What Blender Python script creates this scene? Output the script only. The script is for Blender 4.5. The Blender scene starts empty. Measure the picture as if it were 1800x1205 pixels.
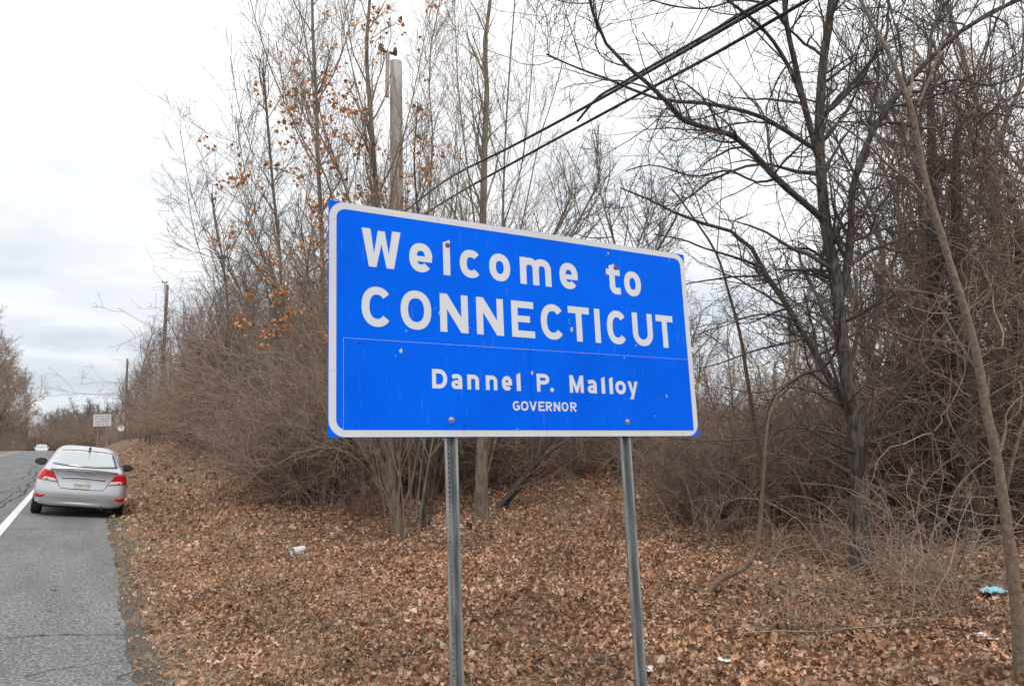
import bpy, math, random
import numpy as np
from mathutils import Vector, Matrix
from mathutils.bvhtree import BVHTree

# ------------------------------------------------------------------ camera, sky, sun, exposure
SC = bpy.context.scene
COL = SC.collection
rng = np.random.default_rng(7)
random.seed(7)
YAW, PITCH, EYE = math.radians(29.05), math.radians(7.0), np.array([0.0, 0.0, 1.53])
cam = bpy.data.cameras.new('camera')
cam.sensor_width = 36.0
cam.lens = 27.0
cam.clip_start = 0.05
cam.clip_end = 3000
camo = bpy.data.objects.new('camera', cam)
COL.objects.link(camo)
camo.location = EYE
camo.rotation_euler = (math.pi / 2 + PITCH, 0, -YAW)
SC.camera = camo

W = bpy.data.worlds.new('World')
SC.world = W
W.use_nodes = True
wn, wl = W.node_tree.nodes, W.node_tree.links
wn.clear()
SUN_EL, SUN_AZ = math.radians(52), math.radians(200)     # azimuth measured from +Y towards +X
def wnode(t, **k):
    n = wn.new(t)
    for a, b in k.items():
        setattr(n, a, b)
    return n
def wmath(op, a, b=None):
    n = wnode('ShaderNodeMath', operation=op)
    for i, v in enumerate((a, b)):
        if v is None:
            continue
        if isinstance(v, (int, float)):
            n.inputs[i].default_value = v
        else:
            wl.new(v, n.inputs[i])
    return n.outputs[0]
wo = wnode('ShaderNodeOutputWorld')
bg = wnode('ShaderNodeBackground')
sky = wnode('ShaderNodeTexSky', sky_type='NISHITA', sun_disc=False, sun_elevation=SUN_EL, sun_rotation=SUN_AZ)
tc = wnode('ShaderNodeTexCoord')
sep = wnode('ShaderNodeSeparateXYZ')
wl.new(tc.outputs['Generated'], sep.inputs[0])
zz = wmath('MAXIMUM', sep.outputs[2], 0.0)
den = wmath('ADD', zz, 0.10)
cmb = wnode('ShaderNodeCombineXYZ')
wl.new(wmath('DIVIDE', sep.outputs[0], den), cmb.inputs[0])
wl.new(wmath('DIVIDE', sep.outputs[1], den), cmb.inputs[1])
nz = wnode('ShaderNodeTexNoise')
nz.inputs['Scale'].default_value = 0.9
nz.inputs['Detail'].default_value = 5
nz.inputs['Roughness'].default_value = 0.5
wl.new(cmb.outputs[0], nz.inputs['Vector'])
# brighter, thinner cloud higher up; grey streaked cloud low down, the same all round
mr = wnode('ShaderNodeMapRange')
mr.inputs['From Min'].default_value = 0.0
mr.inputs['From Max'].default_value = 0.55
mr.inputs['To Min'].default_value = -0.12
mr.inputs['To Max'].default_value = 0.78
wl.new(zz, mr.inputs['Value'])
fac = wmath('ADD', wmath('MULTIPLY', wmath('SUBTRACT', nz.outputs['Fac'], 0.5), 1.55), wmath('ADD', mr.outputs[0], 0.48))
ramp = wnode('ShaderNodeValToRGB')
ramp.color_ramp.elements[0].position = 0.05
ramp.color_ramp.elements[0].color = (0.54, 0.60, 0.67, 1)
ramp.color_ramp.elements[1].position = 0.95
ramp.color_ramp.elements[1].color = (1.12, 1.12, 1.13, 1)
e = ramp.color_ramp.elements.new(0.5)
e.color = (0.74, 0.79, 0.85, 1)
wl.new(fac, ramp.inputs[0])
mixs = wnode('ShaderNodeMixRGB')
mixs.inputs[0].default_value = 0.93
wl.new(sky.outputs[0], mixs.inputs[1])
skym = wnode('ShaderNodeMixRGB', blend_type='MULTIPLY')
skym.inputs[0].default_value = 1
wl.new(sky.outputs[0], skym.inputs[1])
skym.inputs[2].default_value = (0.1, 0.1, 0.1, 1)
wl.new(skym.outputs[0], mixs.inputs[1])
wl.new(ramp.outputs[0], mixs.inputs[2])
wl.new(mixs.outputs[0], bg.inputs[0])
bg.inputs[1].default_value = 1.0
wl.new(bg.outputs[0], wo.inputs[0])

sl = bpy.data.lights.new('sun', 'SUN')
sl.energy = 1.2
sl.angle = math.radians(22)
sl.color = (1.0, 0.96, 0.9)
so = bpy.data.objects.new('sun', sl)
COL.objects.link(so)
sd = Vector((math.sin(SUN_AZ) * math.cos(SUN_EL), math.cos(SUN_AZ) * math.cos(SUN_EL), math.sin(SUN_EL)))
so.rotation_euler = sd.to_track_quat('Z', 'Y').to_euler()
so.location = (0, 0, 30)

SC.view_settings.view_transform = 'Standard'
SC.view_settings.look = 'None'
SC.view_settings.exposure = 0.12
SC.view_settings.gamma = 1
SC.view_settings.use_curve_mapping = False

# ------------------------------------------------------------------ helpers
FW = np.array([math.sin(YAW) * math.cos(PITCH), math.cos(YAW) * math.cos(PITCH), math.sin(PITCH)])
RT = np.array([math.cos(YAW), -math.sin(YAW), 0])
UP = np.cross(RT, FW)
F_, CX_, CY_ = 1350.0, 900.0, 602.5
def ray(px, py):
    return FW + RT * (px - CX_) / F_ - UP * (py - CY_) / F_
def at(px, py, dep):
    return EYE + dep * ray(px, py)
def ss(a, b, x):
    t = np.clip((x - a) / (b - a), 0, 1)
    return t * t * (3 - 2 * t)
def vnoise(x, y, seed=0):
    x = np.asarray(x, float); y = np.asarray(y, float)
    xi = np.floor(x); yi = np.floor(y)
    def h(a, b):
        s = np.sin(a * 127.1 + b * 311.7 + seed * 74.7) * 43758.5453
        return s - np.floor(s)
    fx = x - xi; fy = y - yi
    fx = fx * fx * (3 - 2 * fx); fy = fy * fy * (3 - 2 * fy)
    return (h(xi, yi) * (1 - fx) + h(xi + 1, yi) * fx) * (1 - fy) + (h(xi, yi + 1) * (1 - fx) + h(xi + 1, yi + 1) * fx) * fy - 0.5

def new_obj(name, me, parent=None, mat=None):
    o = bpy.data.objects.new(name, me)
    COL.objects.link(o)
    if parent is not None:
        o.parent = parent
    if mat is not None and me is not None:
        me.materials.append(mat)
    return o
def mesh_np(name, V, F, smooth=True):
    """V (n,3), F (m,k) with one k"""
    me = bpy.data.meshes.new(name)
    V = np.asarray(V, np.float32); F = np.asarray(F, np.int32)
    m, k = F.shape
    me.vertices.add(len(V)); me.vertices.foreach_set('co', V.ravel())
    me.loops.add(m * k); me.loops.foreach_set('vertex_index', F.ravel())
    me.polygons.add(m); me.polygons.foreach_set('loop_start', np.arange(0, m * k, k, dtype=np.int32))
    me.polygons.foreach_set('use_smooth', np.full(m, smooth))
    me.update(calc_edges=True)
    return me
def tag(o, label=None, cat=None, group=None, kind=None):
    if label: o['label'] = label
    if cat: o['category'] = cat
    if group: o['group'] = group
    if kind: o['kind'] = kind
    return o
def empty(name, loc=(0, 0, 0), rot=(0, 0, 0)):
    o = bpy.data.objects.new(name, None)
    COL.objects.link(o)
    o.location = loc; o.rotation_euler = rot
    o.empty_display_size = 0.2
    return o
def copy_tree(o, parent=None):
    c = o.copy()
    COL.objects.link(c)
    c.parent = parent
    for ch in list(o.children):
        copy_tree(ch, c)
    return c

class MB:
    """collects boxes, prisms and tubes into one mesh"""
    def __init__(s):
        s.v = []; s.f = []
    def poly(s, pts):
        b = len(s.v); s.v += [tuple(p) for p in pts]; s.f.append(tuple(range(b, b + len(pts))))
    def box(s, c, d, M=None):
        b = len(s.v)
        for x in (-.5, .5):
            for y in (-.5, .5):
                for z in (-.5, .5):
                    p = Vector((x * d[0], y * d[1], z * d[2]))
                    if M is not None: p = M @ p
                    s.v.append(tuple(p + Vector(c)))
        for q in ((0, 1, 3, 2), (4, 6, 7, 5), (0, 4, 5, 1), (2, 3, 7, 6), (0, 2, 6, 4), (1, 5, 7, 3)):
            s.f.append(tuple(b + i for i in q))
    def prism(s, outline, y0, y1):
        """outline [(x,z)], extruded along y from y0 (front) to y1"""
        n = len(outline); b = len(s.v)
        s.v += [(x, y0, z) for x, z in outline] + [(x, y1, z) for x, z in outline]
        s.f.append(tuple(b + i for i in range(n)))
        s.f.append(tuple(b + n + i for i in reversed(range(n))))
        for i in range(n):
            j = (i + 1) % n
            s.f.append((b + i, b + n + i, b + n + j, b + j))
    def tube(s, pts, r, sides=8, caps=True):
        pts = [Vector(p) for p in pts]
        rr = r if isinstance(r, (list, tuple)) else [r] * len(pts)
        b = len(s.v); n = len(pts)
        for i, p in enumerate(pts):
            t = (pts[min(i + 1, n - 1)] - pts[max(i - 1, 0)]).normalized()
            a = Vector((0, 0, 1)) if abs(t.z) < .9 else Vector((1, 0, 0))
            u = t.cross(a).normalized(); w = t.cross(u)
            for k in range(sides):
                an = 2 * math.pi * k / sides
                s.v.append(tuple(p + rr[i] * (math.cos(an) * u + math.sin(an) * w)))
        for i in range(n - 1):
            for k in range(sides):
                k2 = (k + 1) % sides
                s.f.append((b + i * sides + k, b + i * sides + k2, b + (i + 1) * sides + k2, b + (i + 1) * sides + k))
        if caps:
            s.f.append(tuple(b + k for k in reversed(range(sides))))
            s.f.append(tuple(b + (n - 1) * sides + k for k in range(sides)))
    def build(s, name, mat, parent=None, smooth=False, bevel=0):
        me = bpy.data.meshes.new(name)
        me.from_pydata(s.v, [], s.f)
        me.update()
        if smooth:
            me.polygons.foreach_set('use_smooth', [True] * len(me.polygons))
        o = new_obj(name, me, parent, mat)
        if bevel:
            m = o.modifiers.new('bevel', 'BEVEL'); m.width = bevel; m.segments = 2; m.limit_method = 'ANGLE'
        return o

# ------------------------------------------------------------------ materials
def mat(name, col, rough=0.7, metal=0.0, col2=None, scale=8.0, detail=4, bump=0.0, stretch=(1, 1, 1), island=0.0,
        objvar=0.0, spec=0.5, coat=0.0, lo=0.35, hi=0.65, bdist=0.01):
    m = bpy.data.materials.new(name)
    m.use_nodes = True
    nt = m.node_tree; N, L = nt.nodes, nt.links
    b = N['Principled BSDF']
    b.inputs['Base Color'].default_value = (*col, 1)
    b.inputs['Roughness'].default_value = rough
    b.inputs['Metallic'].default_value = metal
    b.inputs['Specular IOR Level'].default_value = spec
    b.inputs['Coat Weight'].default_value = coat
    out = None
    if col2 is not None or bump:
        t = N.new('ShaderNodeTexCoord'); mp = N.new('ShaderNodeMapping')
        mp.inputs['Scale'].default_value = stretch
        L.new(t.outputs['Object'], mp.inputs[0])
        n = N.new('ShaderNodeTexNoise'); n.inputs['Scale'].default_value = scale; n.inputs['Detail'].default_value = detail
        L.new(mp.outputs[0], n.inputs['Vector'])
        if col2 is not None:
            r = N.new('ShaderNodeValToRGB')
            r.color_ramp.elements[0].position = lo; r.color_ramp.elements[0].color = (*col, 1)
            r.color_ramp.elements[1].position = hi; r.color_ramp.elements[1].color = (*col2, 1)
            L.new(n.outputs['Fac'], r.inputs[0]); out = r.outputs[0]
        if bump:
            bp = N.new('ShaderNodeBump'); bp.inputs['Strength'].default_value = bump; bp.inputs['Distance'].default_value = bdist
            L.new(n.outputs['Fac'], bp.inputs['Height']); L.new(bp.outputs[0], b.inputs['Normal'])
    if island or objvar:
        src = None
        if island:
            g = N.new('ShaderNodeNewGeometry'); src = g.outputs['Random Per Island']; amt = island
        else:
            g = N.new('ShaderNodeObjectInfo'); src = g.outputs['Random']; amt = objvar
        h = N.new('ShaderNodeHueSaturation')
        mr = N.new('ShaderNodeMapRange'); mr.inputs['To Min'].default_value = 1 - amt; mr.inputs['To Max'].default_value = 1 + amt
        L.new(src, mr.inputs['Value']); L.new(mr.outputs[0], h.inputs['Value'])
        if out is not None: L.new(out, h.inputs['Color'])
        else: h.inputs['Color'].default_value = (*col, 1)
        out = h.outputs[0]
    if out is not None: L.new(out, b.inputs['Base Color'])
    return m

M = {}
M['bark_dark'] = mat('bark_dark', (.030, .025, .021), .9, col2=(.13, .108, .092), scale=34, bump=.8, stretch=(1, 1, .25))
M['bark_grey'] = mat('bark_grey', (.10, .083, .07), .9, col2=(.21, .18, .15), scale=20, bump=.6, stretch=(1, 1, .25), objvar=.2)
M['bark_tan'] = mat('bark_tan', (.125, .100, .074), .85, col2=(.27, .22, .165), scale=20, bump=.6, stretch=(1, 1, .3))
M['bark_young'] = mat('bark_young', (.13, .095, .07), .85, col2=(.275, .21, .155), scale=42, bump=.8, stretch=(1, 1, .8), lo=.3, hi=.7)
M['bark_red'] = mat('bark_red', (.12, .075, .055), .8, col2=(.20, .135, .10), scale=20, bump=.3, stretch=(1, 1, .3))
M['twig_dark'] = mat('twig_dark', (.095, .074, .066), .9, island=.3)
M['twig_grey'] = mat('twig_grey', (.19, .16, .135), .9, island=.3)
M['twig_tan'] = mat('twig_tan', (.30, .235, .18), .85, island=.3)
M['brush'] = mat('brush', (.33, .245, .19), .9, island=.5)
M['brush_dark'] = mat('brush_dark', (.235, .168, .132), .9, island=.55)
M['brush_red'] = mat('brush_red', (.31, .20, .16), .9, island=.45)
M['far_twig'] = mat('far_twig', (.27, .23, .215), .95, objvar=.2)
M['far_brown'] = mat('far_brown', (.36, .27, .22), .95, island=.4)
M['leaf_orange'] = mat('leaf_orange', (.60, .27, .10), .8, island=.5)
M['wood_pole'] = mat('wood_pole', (.27, .235, .21), .9, col2=(.46, .42, .385), scale=14, bump=.5, stretch=(1, 1, .06))
M['wood_pole_dark'] = mat('wood_pole_dark', (.13, .105, .088), .9, col2=(.25, .21, .18), scale=14, bump=.5, stretch=(1, 1, .06))
M['cable'] = mat('cable', (.02, .025, .028), .45)
M['steel'] = mat('steel', (.16, .18, .185), .55, .35, col2=(.34, .36, .36), scale=30, detail=6, stretch=(1, 1, .15))
M['bolt'] = mat('bolt', (.42, .42, .41), .45, .8)
M['rust'] = mat('rust', (.16, .06, .03), .9, col2=(.30, .14, .07), scale=120)
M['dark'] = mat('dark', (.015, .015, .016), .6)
M['rubber'] = mat('rubber', (.018, .018, .019), .8)
M['rim'] = mat('rim', (.5, .5, .52), .35, .9)
M['paint'] = mat('paint', (.62, .62, .65), .30, .60, coat=.6)
M['red_lens'] = mat('red_lens', (.55, .012, .015), .15, coat=.5)
M['clear_lens'] = mat('clear_lens', (.72, .66, .60), .2, .2)
M['amber_lens'] = mat('amber_lens', (.75, .25, .03), .3)
M['mirror_dark'] = mat('mirror_dark', (.06, .065, .07), .1, .3)
M['chrome'] = mat('chrome', (.75, .76, .78), .15, 1.0)
M['white_paint'] = mat('white_paint', (.88, .88, .88), .5)
M['green_sign'] = mat('green_sign', (.03, .28, .19), .5)
M['sign_white'] = mat('sign_white', (.70, .71, .72), .5, col2=(.62, .62, .62), scale=9)
M['black_ink'] = mat('black_ink', (.04, .04, .045), .6)
M['litter_white'] = mat('litter_white', (.80, .80, .82), .6, col2=(.66, .66, .68), scale=30)
M['litter_blue'] = mat('litter_blue', (.22, .55, .68), .5, col2=(.42, .72, .82), scale=25)
M['vehicle_white'] = mat('vehicle_white', (.80, .81, .82), .3, coat=.5)
M['tail_plate'] = mat('tail_plate', (.72, .78, .74), .5)
M['plate_green'] = mat('plate_green', (.13, .40, .33), .5)
M['plate_orange'] = mat('plate_orange', (.80, .25, .05), .5)

def glass_mat():
    m = bpy.data.materials.new('car_glass'); m.use_nodes = True
    b = m.node_tree.nodes['Principled BSDF']
    b.inputs['Base Color'].default_value = (.50, .55, .57, 1)
    b.inputs['Metallic'].default_value = .7
    b.inputs['Roughness'].default_value = .06
    b.inputs['Coat Weight'].default_value = 1
    return m
M['glass'] = glass_mat()

def sheeting(name, c, c2):
    """faded retroreflective sheeting: fine grid weave, soft blotches, a few scuffs"""
    m = bpy.data.materials.new(name); m.use_nodes = True
    N, L = m.node_tree.nodes, m.node_tree.links
    b = N['Principled BSDF']; b.inputs['Roughness'].default_value = .6; b.inputs['Specular IOR Level'].default_value = .04
    t = N.new('ShaderNodeTexCoord')
    n = N.new('ShaderNodeTexNoise'); n.inputs['Scale'].default_value = 2.2; n.inputs['Detail'].default_value = 5
    L.new(t.outputs['Object'], n.inputs['Vector'])
    r = N.new('ShaderNodeValToRGB')
    r.color_ramp.elements[0].position = .3; r.color_ramp.elements[0].color = (*c, 1)
    r.color_ramp.elements[1].position = .7; r.color_ramp.elements[1].color = (*c2, 1)
    L.new(n.outputs['Fac'], r.inputs[0])
    n2 = N.new('ShaderNodeTexNoise'); n2.inputs['Scale'].default_value = 14; n2.inputs['Detail'].default_value = 8
    mp = N.new('ShaderNodeMapping'); mp.inputs['Scale'].default_value = (3, 3, .5)
    L.new(t.outputs['Object'], mp.inputs[0]); L.new(mp.outputs[0], n2.inputs['Vector'])
    r2 = N.new('ShaderNodeValToRGB')
    r2.color_ramp.elements[0].position = .62; r2.color_ramp.elements[0].color = (0, 0, 0, 1)
    r2.color_ramp.elements[1].position = .85; r2.color_ramp.elements[1].color = (.35, .35, .35, 1)
    L.new(n2.outputs['Fac'], r2.inputs[0])
    mx = N.new('ShaderNodeMixRGB'); L.new(r2.outputs[0], mx.inputs[0]); L.new(r.outputs[0], mx.inputs[1])
    mx.inputs[2].default_value = (min(1, c2[0] * .8 + .16), min(1, c2[1] * .8 + .16), min(1, c2[2] * .8 + .14), 1)
    L.new(mx.outputs[0], b.inputs['Base Color'])
    w = N.new('ShaderNodeTexVoronoi'); w.inputs['Scale'].default_value = 260
    L.new(t.outputs['Object'], w.inputs['Vector'])
    bp = N.new('ShaderNodeBump'); bp.inputs['Strength'].default_value = .08; bp.inputs['Distance'].default_value = .002
    L.new(w.outputs['Distance'], bp.inputs['Height']); L.new(bp.outputs[0], b.inputs['Normal'])
    return m
M['sign_blue'] = sheeting('sign_blue', (.0003, .118, .82), (.0005, .150, .97))
M['sign_blue_overlay'] = sheeting('sign_blue_overlay', (.0003, .112, .80), (.0005, .142, .95))
M['sign_letter'] = sheeting('sign_letter', (.655, .68, .715), (.71, .735, .77))
M['sign_border'] = sheeting('sign_border', (.62, .635, .66), (.70, .71, .73))
M['bare_metal'] = mat('bare_metal', (.62, .63, .62), .5, .3, col2=(.42, .42, .42), scale=90)

def asphalt(name, base, light, crack=False):
    m = bpy.data.materials.new(name); m.use_nodes = True
    N, L = m.node_tree.nodes, m.node_tree.links
    b = N['Principled BSDF']; b.inputs['Roughness'].default_value = .85
    t = N.new('ShaderNodeTexCoord')
    n = N.new('ShaderNodeTexNoise'); n.inputs['Scale'].default_value = 42; n.inputs['Detail'].default_value = 2; n.inputs['Roughness'].default_value = .6
    L.new(t.outputs['Object'], n.inputs['Vector'])
    r = N.new('ShaderNodeValToRGB')
    r.color_ramp.elements[0].position = .34; r.color_ramp.elements[0].color = (base[0] * .45, base[1] * .45, base[2] * .45, 1)
    r.color_ramp.elements[1].position = .68; r.color_ramp.elements[1].color = (*light, 1)
    e = r.color_ramp.elements.new(.5); e.color = (*base, 1)
    L.new(n.outputs['Fac'], r.inputs[0])
    n2 = N.new('ShaderNodeTexNoise'); n2.inputs['Scale'].default_value = .9; n2.inputs['Detail'].default_value = 6
    mp = N.new('ShaderNodeMapping'); mp.inputs['Scale'].default_value = (1.6, .35, 1)
    L.new(t.outputs['Object'], mp.inputs[0]); L.new(mp.outputs[0], n2.inputs['Vector'])
    mr = N.new('ShaderNodeMapRange'); mr.inputs['From Min'].default_value = .3; mr.inputs['From Max'].default_value = .7
    mr.inputs['To Min'].default_value = .78; mr.inputs['To Max'].default_value = 1.18
    L.new(n2.outputs['Fac'], mr.inputs['Value'])
    h = N.new('ShaderNodeHueSaturation'); L.new(mr.outputs[0], h.inputs['Value']); L.new(r.outputs[0], h.inputs['Color'])
    L.new(h.outputs[0], b.inputs['Base Color'])
    bp = N.new('ShaderNodeBump'); bp.inputs['Strength'].default_value = .7; bp.inputs['Distance'].default_value = .012
    L.new(n.outputs['Fac'], bp.inputs['Height']); L.new(bp.outputs[0], b.inputs['Normal'])
    return m
M['asphalt_road'] = asphalt('asphalt_road', (.165, .172, .178), (.30, .31, .32))
M['asphalt_shoulder'] = asphalt('asphalt_shoulder', (.185, .19, .19), (.38, .39, .38))
M['crack'] = mat('crack', (.035, .035, .036), .95)

def line_paint(name, col, wear):
    m = bpy.data.materials.new(name); m.use_nodes = True
    N, L = m.node_tree.nodes, m.node_tree.links
    b = N['Principled BSDF']; b.inputs['Roughness'].default_value = .7
    t = N.new('ShaderNodeTexCoord')
    n = N.new('ShaderNodeTexNoise'); n.inputs['Scale'].default_value = 22; n.inputs['Detail'].default_value = 8; n.inputs['Roughness'].default_value = .75
    L.new(t.outputs['Object'], n.inputs['Vector'])
    r = N.new('ShaderNodeValToRGB')
    r.color_ramp.elements[0].position = wear; r.color_ramp.elements[0].color = (.2, .2, .2, 1)
    r.color_ramp.elements[1].position = wear + .12; r.color_ramp.elements[1].color = (*col, 1)
    L.new(n.outputs['Fac'], r.inputs[0]); L.new(r.outputs[0], b.inputs['Base Color'])
    return m
M['line_white'] = line_paint('line_white', (.80, .80, .76), .30)
M['line_yellow'] = line_paint('line_yellow', (.62, .38, .06), .3)

def soil_mat():
    m = bpy.data.materials.new('leafy_soil'); m.use_nodes = True
    N, L = m.node_tree.nodes, m.node_tree.links
    b = N['Principled BSDF']; b.inputs['Roughness'].default_value = .95
    t = N.new('ShaderNodeTexCoord')
    v = N.new('ShaderNodeTexVoronoi'); v.inputs['Scale'].default_value = 16
    L.new(t.outputs['Object'], v.inputs['Vector'])
    r = N.new('ShaderNodeValToRGB')
    cs = [(0, (.09, .05, .03)), (.3, (.16, .09, .055)), (.6, (.25, .145, .085)), (.85, (.34, .22, .14)), (1, (.42, .31, .22))]
    r.color_ramp.elements[0].color = (*cs[0][1], 1); r.color_ramp.elements[1].color = (*cs[-1][1], 1)
    for p, c in cs[1:-1]:
        e = r.color_ramp.elements.new(p); e.color = (*c, 1)
    s = N.new('ShaderNodeSeparateXYZ'); L.new(v.outputs['Color'], s.inputs[0]); L.new(s.outputs[0], r.inputs[0])
    n = N.new('ShaderNodeTexNoise'); n.inputs['Scale'].default_value = 1.4; n.inputs['Detail'].default_value = 6
    L.new(t.outputs['Object'], n.inputs['Vector'])
    mr = N.new('ShaderNodeMapRange'); mr.inputs['From Min'].default_value = .3; mr.inputs['From Max'].default_value = .7
    mr.inputs['To Min'].default_value = .65; mr.inputs['To Max'].default_value = 1.1
    L.new(n.outputs['Fac'], mr.inputs['Value'])
    h = N.new('ShaderNodeHueSaturation'); L.new(mr.outputs[0], h.inputs['Value']); L.new(r.outputs[0], h.inputs['Color'])
    L.new(h.outputs[0], b.inputs['Base Color'])
    bp = N.new('ShaderNodeBump'); bp.inputs['Strength'].default_value = .8; bp.inputs['Distance'].default_value = .04
    L.new(v.outputs['Distance'], bp.inputs['Height']); L.new(bp.outputs[0], b.inputs['Normal'])
    return m
M['soil'] = soil_mat()

def leaf_mat():
    m = bpy.data.materials.new('fallen_leaf'); m.use_nodes = True
    N, L = m.node_tree.nodes, m.node_tree.links
    b = N['Principled BSDF']; b.inputs['Roughness'].default_value = .75
    g = N.new('ShaderNodeNewGeometry')
    r = N.new('ShaderNodeValToRGB')
    cs = [(0, (.09, .040, .022)), (.13, (.21, .098, .052)), (.38, (.42, .208, .110)), (.65, (.57, .325, .195)), (.88, (.68, .475, .335)),
          (.97, (.72, .58, .45)), (1, (.58, .26, .08))]
    r.color_ramp.elements[0].color = (*cs[0][1], 1); r.color_ramp.elements[1].color = (*cs[-1][1], 1)
    for p, c in cs[1:-1]:
        e = r.color_ramp.elements.new(p); e.color = (*c, 1)
    L.new(g.outputs['Random Per Island'], r.inputs[0])
    # damp, rotted patches among drier drifts
    n = N.new('ShaderNodeTexNoise'); n.inputs['Scale'].default_value = .9; n.inputs['Detail'].default_value = 5
    t = N.new('ShaderNodeTexCoord'); L.new(t.outputs['Object'], n.inputs['Vector'])
    mr = N.new('ShaderNodeMapRange'); mr.inputs['From Min'].default_value = .33; mr.inputs['From Max'].default_value = .62
    mr.inputs['To Min'].default_value = .62; mr.inputs['To Max'].default_value = 1.08
    L.new(n.outputs['Fac'], mr.inputs['Value'])
    h = N.new('ShaderNodeHueSaturation'); L.new(mr.outputs[0], h.inputs['Value']); L.new(r.outputs[0], h.inputs['Color'])
    L.new(h.outputs[0], b.inputs['Base Color'])
    return m
M['fallen_leaf'] = leaf_mat()
M['dry_grass'] = mat('dry_grass', (.46, .36, .22), .8, island=.35)
M['green_grass'] = mat('green_grass', (.10, .15, .04), .8, island=.35)

# ------------------------------------------------------------------ terrain functions (x across, y along the road)
def shift(y):
    return -.006 * np.maximum(0, np.asarray(y, float) - 30)
def crest(y):
    y = np.asarray(y, float)
    z = np.where(y < 97, 0, -.001 * (y - 97) ** 2)
    return np.where(y < 148, z, -2.6)
def zroad(x, y):
    s = x - shift(y)
    return crest(y) - .09 * np.maximum(0, s + 1.1) + .016 * np.clip(-s - 1.1, 0, 4.3) - .02 * np.maximum(0, -s - 5.4)
def s_edge(y):
    return np.clip(.36 + .012 * y, .3, .62) + .07 * vnoise(y * .9, 0.3, 3) + .05 * vnoise(y * 3.1, 1.7, 5)
def gz(x, y):
    x = np.asarray(x, float); y = np.asarray(y, float)
    s = x - shift(y)
    se = s_edge(y)
    base = crest(y) - .09 * (se + 1.1)
    dip = .055 * np.exp(-((y - 20.4) / 2.6) ** 2 - ((s - .85) / .45) ** 2)
    right = base + .055 * np.clip(s - se, 0, 60) - dip + 1.25 * ss(1.2, 5.5, s) * ss(9, 38, y) + (.05 * vnoise(x * .8, y * .8, 1) + .03 * vnoise(x * 2.3, y * 2.3, 2)) * ss(.0, 1.5, s - se)
    lip = zroad(x, y) - .10 + .10 * ss(-.35, .0, s - se) + .018 * ss(0, .12, s - se)
    right = np.where(s - se < 0, lip, np.maximum(right, zroad(x, y) + .018 - dip))
    left = zroad(x, y) - .02 - .10 * ss(-10.1, -9.7, s) + .14 * np.clip(-s - 10.6, 0, 8) + .15 * vnoise(x * .3, y * .3, 4)
    return np.where(s > -4, right, left)
def gpt(px, py, dmax=200.0):
    """where the line of sight through a picture point meets the ground"""
    r = ray(px, py)
    d = np.linspace(2.5, dmax, 6000)
    P = EYE + d[:, None] * r
    below = P[:, 2] < gz(P[:, 0], P[:, 1])
    i = int(np.argmax(below)) if below.any() else len(d) - 1
    return P[i], float(d[i])

# ground sheet
def axis(parts):
    a = []
    for lo, hi, n in parts:
        a += list(np.linspace(lo, hi, n, endpoint=False))
    a.append(parts[-1][1])
    return np.array(a)
gx = axis([(-600, -60, 12), (-60, -14, 24), (-14, -9.6, 8), (-9.6, -1, 8), (-1, 0.1, 4), (.1, 1.2, 34), (1.2, 12, 56), (12, 60, 26), (60, 600, 12)])
gy = axis([(-40, 2, 20), (2, 22, 150), (22, 60, 70), (60, 220, 80), (220, 1500, 30)])
GX, GY = np.meshgrid(gx, gy)
GXs = GX + np.where(np.abs(GX) < 60, shift(GY), shift(GY))
V = np.stack([GXs, GY, gz(GXs, GY)], -1).reshape(-1, 3)
nx, ny = len(gx), len(gy)
ii = (np.arange(ny - 1)[:, None] * nx + np.arange(nx - 1)[None]).ravel()
ground = new_obj('ground', mesh_np('ground', V, np.stack([ii, ii + 1, ii + nx + 1, ii + nx], 1)), None, M['soil'])
tag(ground, 'leaf covered roadside ground rising to a wooded bank', 'ground', kind='structure')

def ribbon(name, s0, s1, y0, y1, n, lift, m, parent=None, ns=2, jag=None):
    ys = np.linspace(y0, y1, n)
    S = np.linspace(s0, s1, ns)
    SS, YY = np.meshgrid(S, ys)
    X = SS + shift(YY)
    if jag is not None:
        X[:, -1] += jag * vnoise(YY[:, -1] * 2, 0, 9)
    Vv = np.stack([X, YY, zroad(X, YY) + lift], -1).reshape(-1, 3)
    i = (np.arange(n - 1)[:, None] * ns + np.arange(ns - 1)[None]).ravel()
    return new_obj(name, mesh_np(name, Vv, np.stack([i, i + 1, i + ns + 1, i + ns], 1)), parent, m)
road = ribbon('road', -9.95, -1.02, -40, 300, 240, .0, M['asphalt_road'], ns=14)
tag(road, 'grey asphalt two lane road running over a crest', 'road', kind='structure')
shoulder = ribbon('shoulder', -1.02, 1.0, -40, 200, 240, .0, M['asphalt_shoulder'], ns=6)
tag(shoulder, 'coarse grey asphalt shoulder beside the white edge line', 'shoulder', kind='structure')
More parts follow.
